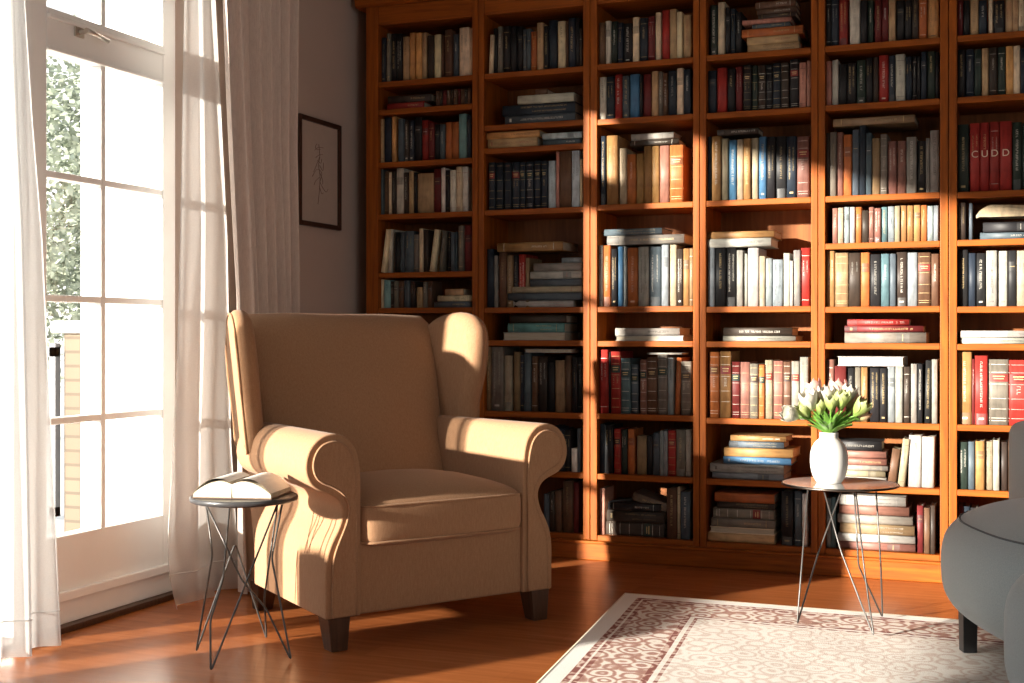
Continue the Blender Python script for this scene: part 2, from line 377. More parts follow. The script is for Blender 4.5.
# latch on the transom rail
lz = 1.93; ly = 3.39
lb = MB(); lb.box(-.03, -.022, ly-3.542-.022, ly-3.542+.022, lz-.016, lz+.016)
lb.tube([(-.022, ly-3.542, lz), (.012, ly-3.542, lz)], .008, 10)
lt = lb.build('latch', M['metal'], w1, .002)
MB().tube([(.012, ly-3.542-.012, lz), (.014, ly-3.542+.03, lz-.003), (.012, ly-3.542+.095, lz-.012)], [.010,.007,.0085], 10).build('lever', M['metal'], lt)

# ------------------------------------------------------------------ curtains
def curtain(name, mat, x, edgeL, edgeR, nf, amp, label, cat, z0=.012, z1=2.66, nz=60, ns=160, hem=True, pool=0, seed=0, group=None):
    rnd = random.Random(seed); ph = rnd.random()*6; fs = [rnd.uniform(.6, 1.4) for _ in range(6)]
    def P(s, t):
        z = z1+(z0-z1)*t
        yl = interp(edgeL, z); yr = interp(edgeR, z)
        k = .55+.45*t
        wv = math.sin(2*math.pi*nf*s+ph+.5*math.sin(3.1*t*fs[0]))+.35*math.sin(2*math.pi*nf*1.7*s+ph*2+1.3*t)+.3*math.sin(2*math.pi*nf*.43*s+fs[2]*4+2*t*fs[1])
        xx = x+amp*k*wv
        if pool: xx += pool*max(0, t-.9)**2*100*(.5+.5*math.sin(2*math.pi*2.2*s+1))
        yy = yl+(yr-yl)*s+.12*amp*math.cos(2*math.pi*nf*s+ph)
        return (xx, yy, z)
    root = empty(name, (x, (interp(edgeL, 0)+interp(edgeR, 0))/2, 0))
    off = Vector(root.location)
    mb = MB(); rings = [[Vector(P(j/ns, i/nz))-off for j in range(ns+1)] for i in range(nz+1)]
    mb.loft(rings, False, True, None, False); mb.build('cloth_panel', mat, root)
    if hem:
        th = 1-.105/(z1-z0)
        MB().tube([Vector(P(j/ns, th))-off+Vector((.0015,0,0)) for j in range(ns+1)], .0022, 5).build('hem_seam', mat, root)
    tag(root, label, cat, group); return root
def interp(tab, z):
    if z <= tab[0][0]: return tab[0][1]
    for (a, va), (b, vb) in zip(tab, tab[1:]):
        if z <= b: return va+(vb-va)*(z-a)/(b-a)
    return tab[-1][1]
def edge(x, pts):   # (px,py) along an edge -> table of (z, y)
    return sorted([(onX(px, py, x)[1], onX(px, py, x)[0]) for px, py in pts])
xs = XW+.11
curtain('sheer_curtain', M['sheer'], xs, [(0, 2.85), (2.7, 2.85)], edge(xs, [(24,0),(32,120),(42,240),(50,440),(57,655)]), 2.2, .028,
        'white sheer curtain on the left edge of the picture, in front of the window frame', 'curtain', seed=3)
curtain('sheer_curtain', M['sheer_thin'], xs, edge(xs, [(187,0),(183,220),(179,350),(172,480),(165,585)]), edge(xs, [(218,0),(226,120),(233,240),(236,440),(246,600)]), 2.1, .026,
        'white sheer curtain bunched between the window and the taupe drape', 'curtain', pool=.05, seed=5)
xd = XW+.21
curtain('drape', M['drape'], xd, edge(xd, [(223,0),(228,120),(236,300),(240,600)]), edge(xd, [(300,0),(297,150),(299,320),(296,560)]), 7.5, .03,
        'heavy taupe pleated drape hanging between the white sheer and the framed drawing', 'curtain', hem=False, seed=8)
tr = MB().box(XW+.05, XW+.2, -.1, 4.85, 2.66, ZC-.001).build('curtain_track', M['white_paint'], None, .004)
tag(tr, 'white curtain track along the ceiling above the window', 'curtain rail')

# ------------------------------------------------------------------ framed drawing
pf = empty('framed_drawing', (XW, 4.885, 1.41)); 
tag(pf, 'framed ink drawing on the wall beside the bookcase', 'picture')
hy, hz, fw = .181, .467, .02
b = MB(); b.box(0, .022, -hy, -hy+fw, 0, hz); b.box(0, .022, hy-fw, hy, 0, hz); b.box(0, .022, -hy+fw, hy-fw, 0, fw); b.box(0, .022, -hy+fw, hy-fw, hz-fw, hz)
b.build('frame', M['frame'], pf, .003)
sh = MB().box(.004, .010, -hy+fw, hy-fw, fw, hz-fw).build('paper', M['paper'], pf)
ink = MB()
def stroke(pts, r=.0011): ink.tube([(.0108, y, z) for y, z in [tuple(p) for p in catmull([Vector((a, b_, 0)).to_2d() for a, b_ in pts], 5, False)]], r, 5)
for pts in ([(-.005,.36),(.004,.31),(-.006,.27),(.006,.22),(.0,.16),(-.012,.10)], [(-.04,.33),(-.01,.345),(.035,.35)], [(-.03,.30),(.0,.315),(.03,.32)],
            [(.004,.31),(-.03,.26),(-.05,.235)], [(.002,.27),(.03,.25),(.035,.285)], [(-.06,.215),(-.02,.25),(.02,.24),(.01,.205)], [(.006,.22),(-.03,.20),(-.045,.18)],
            [(.003,.20),(.03,.175),(.06,.16),(.075,.175)], [(.0,.18),(.02,.15),(.035,.155)], [(-.02,.36),(-.035,.345),(-.02,.335),(.01,.34)], [(.0,.24),(.025,.215),(.03,.19)], [(-.015,.29),(.012,.28),(.022,.30)]):
    stroke(pts)
ink.build('drawing_lines', M['ink'], sh)

# ------------------------------------------------------------------ bookcase
BAYS = [(-2.6466,-2.1885), (-2.1319,-1.6803), (-1.6186,-1.2086), (-1.1548,-.7345), (-.6803,-.2504), (-.1891,.2405)]
ZS = [[2.08,1.955,1.719,1.486,1.224,1.066,.92,.612,.362,.104], [2.08,1.855,1.755,1.487,1.064,.922,.615,.363,.104], [2.082,1.85,1.491,1.064,.92,.615,.362,.104],
      [2.083,1.848,1.491,1.06,.919,.608,.36,.104], [2.082,1.849,1.491,1.305,1.056,.913,.605,.357,.104], [2.082,1.848,1.488,1.306,1.053,.911,.605,.358,.104]]
NTH = ['first','second','third','fourth','fifth','sixth','seventh','eighth','ninth','tenth','eleventh','twelfth','thirteenth','fourteenth','fifteenth','sixteenth','seventeenth','eighteenth','nineteenth','twentieth']
DEP = .30; ZTOP = 2.335
for i, (xl, xr) in enumerate(BAYS):
    L = (BAYS[i-1][1]+xl)/2+.0012 if i else -2.707
    Rr = (xr+BAYS[i+1][0])/2-.0012 if i < 5 else xr+.028
    cx = (xl+xr)/2
    u = empty('bookcase_unit', (cx, YB, 0))
    o = 'leftmost' if i == 0 else ('rightmost' if i == 5 else NTH[i])
    tag(u, '%s cherry wood bookcase unit%s, its open shelves packed with books' % (o, '' if i in (0, 5) else ' from the left'), 'bookcase', 'bookcase units along the back wall')
    def bx(nm, mt, x0, x1, y0, y1, z0, z1, bev=.0025):
        return MB().box(x0-cx, x1-cx, y0, y1, z0, z1).build(nm, M[mt], u, bev)
    bx('side_panel', 'wood_v', L, xl, 0, DEP, .082, 2.42); bx('side_panel', 'wood_v', xr, Rr, 0, DEP, .082, 2.42)
    bx('back_panel', 'wood_back', xl, xr, DEP-.012, DEP, .082, 2.42, 0)
    bx('top_rail', 'wood_h', xl, xr, .003, .03, ZTOP, 2.42); bx('top_board', 'wood_h', xl, xr, .03, DEP-.012, ZTOP, ZTOP+.02, 0)
    for z in ZS[i]:
        bx('shelf', 'wood_h', xl+.0005, xr-.0005, .003, DEP-.012, z-.024, z)
XL, XR_ = -2.707, .27
pl = MB().box(XL, XR_, YB-.012, YB+DEP, 0, .070).box(XL, XR_, YB-.020, YB+DEP, .070, .081).build('bookcase_plinth', M['wood_h'], None, .004)
tag(pl, 'long cherry wood plinth running along the floor under all the bookcase units', 'plinth')
cn = MB().loft([[(x, YB+y, z) for y, z in ((.30,2.421),(0,2.421),(-.012,2.43),(-.015,2.45),(-.035,2.475),(-.04,2.50),(-.07,2.54),(-.075,2.58),(.30,2.58))] for x in (XL-.05, XR_)], True, False).build('bookcase_cornice', M['wood_h'])
tag(cn, 'moulded cherry wood cornice along the top of the bookcase units', 'cornice')

# ------------------------------------------------------------------ books
PAL = dict(k=(.018,.018,.02), n=(.022,.032,.048), g=(.028,.045,.036), d=(.05,.036,.028), B=(.16,.085,.05), m=(.16,.022,.022), r=(.42,.035,.028),
           o=(.58,.17,.05), O=(.66,.35,.13), a=(.52,.35,.19), c=(.72,.60,.41), w=(.80,.77,.71), Y=(.56,.53,.47), y=(.235,.21,.175), s=(.11,.145,.175),
           l=(.50,.58,.62), b=(.09,.24,.45), t=(.20,.36,.39), p=(.50,.23,.18), q=(.22,.55,.55))
CNAME = dict(k='black', n='navy', g='dark green', d='dark brown', B='brown', m='maroon', r='red', o='orange', O='tan orange', a='tan', c='cream', w='white', Y='pale grey', y='olive grey',
             s='slate blue', l='pale blue', b='blue', t='teal grey', p='dusky pink', q='turquoise')
COARSE = dict(k='dark', n='dark', g='dark', d='dark', B='brown', m='red', r='red', o='orange', O='orange', a='orange', c='pale', w='pale', Y='pale', y='grey', s='grey', l='pale', b='blue', t='blue', p='red', q='blue')
ORI = dict(A=(360,0,4.2667), B=(360,150,4.2667), C=(580,0,4.2667), D=(580,120,4.2667), E=(580,270,4.2667), F=(460,300,4.2667), G=(520,410,4.2667), H=(690,360,4.2667), I=(690,480,4.2667),
           J=(800,0,4.5533), K=(800,140,4.5533), L=(800,280,4.5533), M=(844,400,5.689), N=(844,500,3.733))
# rows: (bay, row, origin, uprights 'x0 x1 top colour flags', list of (origin, flats)) ; flats: 'x0 x1 top bottom colour', S = stack on the shelf (bottom first), T = on top of the uprights
ROWS = [
(0,0,'A','80 110 160 n*;112 128 142 y;130 155 142 k*;156 178 142 k*;180 207 155 a;208 235 138 O;236 262 138 O;263 284 138 a;286 313 150 d;314 342 146 c;343 358 148 B;360 390 125 B;391 420 145 s;422 466 115 c;467 480 120 c',[]),
(0,1,'A','322 338 388 B;339 352 385 d;353 368 385 m;369 384 383 B;385 398 382 d;399 412 380 B;413 428 379 m;429 444 378 B;445 458 377 d;459 472 376 B',[('A','S','115 270 435 462 r;118 300 404 434 d')]),
(0,2,'A','75 100 508 a;102 130 500 n;132 153 495 O;161 184 505 s;185 208 512 d*;209 230 512 n*;232 262 500 k;264 290 512 r;291 316 525 m;318 338 530 k;340 360 530 s;362 390 520 o;391 418 520 o;420 455 484 t;456 472 490 n',[]),
(0,3,'B','75 98 78 s;100 122 90 B;122 134 95 c;135 152 90 d*;154 184 75 Y;186 204 95 d*;205 228 90 a;229 242 95 k;243 312 98 a;314 345 80 m;346 362 75 w;363 380 85 k;382 408 85 w;409 433 70 c;434 460 70 w',[]),
(0,4,'B','88 106 335 c L28;118 134 335 Y L9;148 168 350 k;170 188 350 s;190 228 345 s;229 250 360 y;252 268 335 c;270 290 340 d;294 316 335 c L28;336 352 340 y L18;375 386 350 k;387 400 350 s;401 414 348 s;418 440 322 y;442 476 322 m',[]),
(0,5,'B','78 100 552 c;101 128 555 t;130 142 560 d;143 162 558 y;163 186 560 B;187 210 556 s;211 232 560 d;240 266 585 a;268 285 562 y;286 306 560 B',[('B','S','315 475 645 668 s;330 478 620 642 c;362 440 592 616 a')]),
(1,0,'A','548 566 145 c L8;568 584 120 k;586 608 112 y;610 639 110 k;640 667 110 k;668 694 112 k;695 710 125 s;711 728 122 s;729 752 134 o;754 780 95 a;783 803 110 k*;805 840 84 n;843 876 88 c;878 886 90 B;888 918 75 n*;919 935 75 k;936 948 120 d',[]),
(1,1,'A','',[('A','S','617 918 485 520 s*;607 915 440 482 n*;672 910 402 437 Y;747 798 378 400 B')]),
(1,2,'A','',[('A','S','545 755 590 630 a*;540 765 555 588 O'),('A','S','780 946 588 610 s;778 946 565 587 l')]),
(1,3,'B','548 574 52 n=;578 610 52 n=;614 644 52 n=;648 680 50 n=;682 704 50 n=;708 738 48 n=;742 770 45 n=;773 797 45 n=;798 835 45 l*;836 849 5 p;850 900 0 B;902 935 2 l;938 948 40 c',[]),
(1,4,'B','540 570 422 n;572 588 450 Y;592 624 435 B;626 650 450 a*;651 674 450 k*;676 705 445 r*;706 722 460 a',[('B','T','585 865 397 435 O'),('B','S','630 910 637 662 w;630 946 602 630 s;628 946 577 600 c;724 945 545 572 s;726 946 515 543 w;740 946 478 508 Y;860 945 457 476 l')]),
(1,5,'F','',[('F','S','183 448 137 168 w;203 445 97 133 q;215 450 65 95 d')]),
(1,6,'F','104 131 197 a*;132 183 197 y*;188 222 238 c*;228 256 222 a;257 271 235 n;272 300 225 s;305 330 240 B;333 372 245 d;375 402 265 k;405 443 258 a;447 476 238 B;478 498 245 k;500 520 245 k',[('F','T','275 475 205 220 w')]),
(1,7,'G','100 125 80 k;126 146 70 d;147 163 75 n;165 188 80 n;190 214 85 k;218 242 165 w;244 258 80 s',[]),
(1,8,'G','100 124 360 s;125 146 350 d;148 176 345 B;180 224 305 B*;226 250 310 m',[]),
(2,0,'C','80 105 95 B;108 130 88 Y;132 160 90 g;161 181 95 n;184 222 98 k*;224 252 72 c;254 288 75 n;290 318 68 m;322 345 52 c;350 380 42 r;382 412 38 a;413 435 50 c;440 474 62 a*',[]),
(2,1,'C','82 110 328 Y;112 145 325 n;147 178 316 r*;180 210 322 s*;213 252 315 b;255 266 320 k;267 304 315 m;305 332 303 a;333 352 305 y*;353 375 310 B*;376 410 300 n;413 440 290 c;442 472 295 n',[]),
(2,2,'D','88 108 68 n*;113 160 65 O*;168 198 120 c;200 238 145 o;240 270 142 O;272 304 110 O;306 338 110 O;340 380 108 p;382 440 105 o=',[('D','T','212 420 84 108 d;218 400 57 84 w')]),
(2,3,'D','72 95 535 w;97 130 535 o*;133 158 550 k*;160 183 540 b;184 198 540 l;202 246 545 o*;248 292 540 w*;294 345 540 s*;347 378 532 l;381 412 532 c;413 438 550 d*;440 466 548 O;467 482 548 a',[('D','T','115 445 458 498 Y*;103 350 428 456 s*')]),
(2,4,'E','',[('E','S','152 440 280 302 w;150 425 247 279 w')]),
(2,5,'E','82 118 340 r;120 130 350 k;131 172 348 r=;173 213 377 t=;215 248 403 s=;255 283 383 p=;284 328 372 B=;330 372 362 y=;374 398 375 l;402 424 370 o L11;430 475 390 y=',[('E','T','285 435 350 358 Y')]),
(2,6,'G','335 358 60 n;360 396 65 k;400 428 82 r=;430 456 85 g;458 488 82 o;498 538 112 a;540 565 112 k;567 595 98 s;596 612 90 l;613 628 92 l;630 664 88 r=;665 704 85 y*;706 730 85 w',[]),
(2,7,'G','335 362 335 p;625 668 335 B*;670 683 330 c;684 725 350 s*',[('G','S','367 614 480 536 d=;370 615 430 478 d*;375 600 396 428 k')]),
(3,0,'C','555 585 20 g*;588 618 8 c;620 640 30 k;642 662 35 n;664 688 50 k',[('C','S','715 935 182 215 a*;712 930 147 180 a;690 950 112 146 o;735 895 95 112 s;692 900 75 94 p;760 920 55 74 d;755 925 30 54 B;748 920 0 29 B')]),
(3,1,'C','540 582 300 n;585 625 288 r;627 660 290 k;664 692 283 m;696 730 275 k=;732 757 278 g=;760 792 275 d=;794 820 275 k=;822 855 268 n=;857 890 265 d=;896 932 252 k=;935 965 265 p;968 984 258 p',[]),
(3,2,'D','533 557 70 n;562 600 68 O*;602 632 78 c;636 667 85 b*;668 696 82 c;697 727 78 O*;728 760 76 c;763 795 70 b*;797 832 70 k*;835 880 68 k*;882 922 68 n*;925 978 68 p=',[('D','T','585 760 40 66 d*')]),
(3,3,'D','545 574 545 l;576 622 545 k*;625 666 545 k*;668 695 555 Y;696 715 570 Y;716 762 545 w;763 790 580 c*;792 820 590 l;822 865 595 l*;868 895 568 w;896 909 600 w;910 940 555 Y*;942 981 545 r',[('D','T','540 815 490 527 w;538 828 457 487 O')]),
(3,4,'E','',[('E','S','610 920 283 306 Y;612 905 245 280 d*')]),
(3,5,'E','550 594 350 o=;597 644 348 O=;645 682 392 m=;684 725 393 p=;718 760 400 y=;763 787 405 o=;789 822 385 c=;823 866 388 p=;867 900 392 B=;902 936 390 Y=;938 974 372 Y',[]),
(3,6,'H','',[('H','S','95 400 518 546 l;85 400 475 515 w*;142 430 427 460 b*;145 440 385 425 O;167 400 350 380 s*;172 410 322 348 O')]),
(3,7,'I','388 440 50 k*;445 475 50 s;478 500 60 w',[('I','S','72 360 232 268 a;85 360 205 230 c;90 362 167 203 y;98 358 125 165 y=;115 360 97 123 d*;105 360 57 95 o')]),
(4,0,'J','118 140 -10 k;142 175 -10 n;178 216 -15 r*;226 272 -10 Y;275 305 0 k;307 335 0 g;340 370 -10 m*;372 402 -8 m;404 434 -10 a;438 475 0 k;478 508 0 k;510 540 -5 d*;542 577 -12 o;580 633 -12 O*',[]),
(4,1,'J','114 142 278 p;146 174 272 Y;176 212 290 k;215 255 285 k*;258 298 272 g*;300 332 262 k;334 356 258 d;360 402 250 r*;404 432 252 n*;435 478 245 Y;480 512 255 n;513 530 255 k;531 548 255 k;552 575 235 n;578 615 232 g;617 632 235 k',[]),
(4,2,'J','114 134 605 d;136 165 600 y;168 196 602 p;198 235 612 o;238 268 590 s;270 298 570 n;300 326 605 s;328 364 628 a;366 397 610 y=;400 440 642 p;444 482 640 p;485 530 622 Y*;534 572 640 k*;573 590 628 Y;592 634 592 Y*',[('J','T','150 523 537 572 a')]),
(4,3,'K','148 172 310 p;173 198 308 c;200 225 305 l;226 250 305 w;254 280 305 o;282 312 320 d;314 336 305 p;338 368 310 p*;370 398 305 t*;400 430 302 l;431 455 300 c;457 485 298 O;488 515 298 O;518 548 296 O;551 578 296 o;580 606 300 l;608 630 298 l',[]),
(4,4,'K','114 158 503 O*;160 220 513 a=;222 275 513 d;277 317 512 o;320 367 520 k*;369 407 518 t;409 437 518 s;439 487 510 d*;490 535 512 l;537 595 512 B=;597 632 518 B',[]),
(4,5,'L','',[('L','S','203 575 237 283 y;203 562 207 235 m*;215 497 178 205 r*')]),
(4,6,'L','114 155 362 p;157 210 392 m;212 248 400 k*;250 276 398 y;278 308 398 O;318 362 400 k*;363 395 402 k*;397 432 395 l;434 468 395 w;472 500 395 d;505 533 382 Y;535 558 382 k*;566 594 362 k* L6;600 626 362 Y*',[('L','T','170 472 345 388 w')]),
(4,7,'M','245 292 272 B L30;304 345 215 c L30;366 438 197 w L4;441 512 205 w L4',[('M','S','-40 240 425 462 w;-38 235 395 423 c;-38 250 370 393 Y;-40 242 315 346 p;-42 240 280 312 p;-70 215 230 275 k*')]),
(4,8,'I','575 600 80 l;602 622 75 t;968 996 110 m;998 1024 120 B;1026 1046 110 d',[('I','S','634 962 285 320 p;632 960 247 283 w;640 958 199 245 a;630 950 158 197 Y;637 935 114 156 p;635 920 67 112 w')]),
(5,0,'J','714 742 0 m;744 772 0 k;776 812 -10 a*;814 850 0 n;858 878 -5 c;880 932 0 k*;935 968 -5 a*;969 995 -10 a*;996 1020 -5 c*;1022 1050 0 d;1052 1085 -5 B',[]),
(5,1,'J','714 752 225 k;755 792 222 n;795 826 222 g;828 858 218 a;860 898 215 d;900 936 212 g;938 972 208 O;973 1002 207 c;1005 1025 220 n;1027 1060 210 d',[]),
(5,2,'J','716 768 565 g*;774 818 560 r#C;820 862 557 r#U;864 908 553 r#D;910 964 550 r#D;966 1010 555 g*;1012 1040 560 g;1042 1080 555 k',[]),
(5,3,'K','718 755 285 d*;770 785 288 s',[('K','S','820 1070 417 447 s;833 1075 372 414 k')]),
(5,4,'K','718 765 500 k*;768 800 515 n;803 843 515 k*;848 898 503 w*;905 945 505 w*;948 985 503 k;988 1030 503 c;1032 1070 510 k',[]),
(5,5,'L','',[('L','S','732 1065 262 288 w;732 1065 230 259 w')]),
(5,6,'L','714 782 328 O*;783 795 360 m;796 855 345 r*;860 950 362 y=;952 1040 365 r=',[]),
(5,7,'M','650 705 240 g*;707 743 238 s;748 800 235 O;802 847 237 c*;849 885 230 w;890 930 240 d;935 980 232 B',[]),
(5,8,'N','422 446 22 m;448 470 25 n;472 500 30 k',[]),
]
ROWN = ['top','second','third','fourth','fifth','sixth','seventh','eighth','ninth']
GOLD = (.62,.46,.22); PALE = (.78,.74,.66); DARKI = (.05,.04,.04)
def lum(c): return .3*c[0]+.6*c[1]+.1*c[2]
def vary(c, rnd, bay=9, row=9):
    in_shade = bay == 0 or row <= (3,3,1,1,1,2)[bay if bay < 6 else 0]*(bay < 6) or (bay in (1,2,3) and row >= 7 and bay < 6)
    if bay == 9: in_shade = False
    f = rnd.uniform(.85, 1.15)*((1.0 if in_shade else .48) if lum(c) > .3 else (.75 if lum(c) > .1 else .9)); return tuple(max(.008, min(.9, x*f*rnd.uniform(.96, 1.04))) for x in c)  # pale covers toned against the light: lighter on shaded shelves, darker on sunlit ones
def book_geo(w, d, h, c, fl, rnd):
    """cover and pages of a book: spine on y=0 facing -y, standing on z=0, x from 0 to w"""
    cv, pg = MB(), MB(); t = min(.0028, w*.12); rb = min(.006, w*.22)
    q = [(0, rb), (.06*w, rb*.5), (.2*w, rb*.16), (.5*w, 0), (.8*w, rb*.16), (.94*w, rb*.5), (w, rb)]
    prof = q+[(w, d), (w-t, d), (w-t, rb+.004), (t, rb+.004), (t, d), (0, d)]
    cv.loft([[(x, y, z) for x, y in prof] for z in (0, h)], True, False, c)
    for k in range(6): cv.sm[k] = True
    hp = .0035 if h > .15 else .002
    pg.box(t+.0002, w-t-.0002, rb+.0045, d-.005, hp, h-hp)
    def strip(z0, z1, cc, a=.0, b=1.0, e=.0006):
        xs_ = [a+(b-a)*k/6 for k in range(7)]
        def yy(s):
            s *= w
            for (xa, ya), (xb, yb) in zip(q, q[1:]):
                if s <= xb+1e-9: return ya+(yb-ya)*(s-xa)/(xb-xa)
            return rb
        vs = [(s*w, yy(s)-e, z) for z in (z0, z1) for s in xs_]
        cv.add(vs, [(k, k+1, k+8, k+7) for k in range(6)], True, cc)
    ink_ = (GOLD if rnd.random() < .45 else PALE) if lum(c) < .25 else (DARKI if rnd.random() < .7 else (.35,.08,.05))
    ink_ = tuple(a*.38+b_*.62 for a, b_ in zip(c, ink_)) if rnd.random() < .7 else tuple(a*.68+b_*.32 for a, b_ in zip(c, ink_))
    def title(z0, z1, hgt, xc=.5):
        # illegible title lettering running along the spine
        z = z1; g = hgt*.62
        if w > .024 and rnd.random() < .4 and xc == .5 and hgt > .008:
            title(z0, z1, hgt*.7, .30); title(z0+.25*(z1-z0), z1, hgt*.6, .70); return
        while z > z0+g:
            gl = g*rnd.uniform(.45, .75)
            if rnd.random() < .14: z -= gl*.8; continue
            x0, x1 = xc*w-g/2, xc*w+g/2
            st = g*.2; k = rnd.random()
            def rect(xa, xb, za, zb): 
                if xb > w*.94 or xa < w*.06: return
                strip(za, zb, ink_, xa/w, xb/w, .0008)
            rect(x0, x1, z-st, z)
            if k < .75: rect(x0, x0+st, z-gl, z)
            if k > .3: rect(x1-st, x1, z-gl, z)
            if .2 < k < .6: rect(xc*w-st/2, xc*w+st/2, z-gl, z)
            z -= gl+g*.2
    if '=' in fl:
        for p in (.06, .1, .24, .40, .62, .80, .92):
            if rnd.random() < .9: strip(h*p, h*p+max(.0018, h*.009), ink_ if lum(c) < .3 else tuple(x*.35 for x in c), .0, 1)
        if rnd.random() < .75:
            lc = rnd.choice([(.05,.03,.025), (.22,.035,.03), (.03,.05,.045), tuple(x*.45 for x in c)])
            strip(h*.66, h*.78, lc, .04, .96, .0009)
            strip(h*.735, h*.75, GOLD, .2, .8, .0012); strip(h*.70, h*.712, GOLD, .25, .75, .0012)
        if rnd.random() < .5: title(h*.44, h*.60, w*.34)
    elif '*' in fl:
        title(h*rnd.uniform(.2, .32), h*rnd.uniform(.82, .92), min(.013, w*.46))
        if rnd.random() < .5 and w > .02: strip(h*.07, h*.10, ink_, .3, .7)
        if rnd.random() < .3: strip(h*.0, h*.16, tuple(min(.8, x*.5+.04) for x in c), 0, 1, .0005)
    elif w > .009:
        k = rnd.random()
        if k < .35: title(h*rnd.uniform(.4, .6), h*rnd.uniform(.8, .9), min(.012, w*.36))
        elif k < .6: strip(h*.86, h*.87, ink_); strip(h*.10, h*.11, ink_); title(h*.5, h*.78, min(.011, w*.34))
        elif k < .72: strip(h*.64, h*.80, tuple(x*.5+.02 for x in c), .03, .97); strip(h*.71, h*.72, ink_, .2, .8, .001)
    return cv, pg
BOOKS = []
def spec(bay, row, name, M4, w, d, h, col_, fl, label, area, bx):
    BOOKS.append(dict(bay=bay, row=row, name=name, M=M4, w=w, d=d, h=h, c=col_, fl=fl, label=label, area=area))
def parse(s):
    out = []
    for tok in s.split(';'):
        if tok.strip(): out.append(tok.split())
    return out
def where(bay, row):
    bn = ['leftmost bay', 'second bay from left', 'third bay from left', 'fourth bay from left', 'fifth bay from left', 'rightmost bay'][bay]
    return '%s shelf, %s' % (ROWN[row], bn)
rnd = random.Random(5)
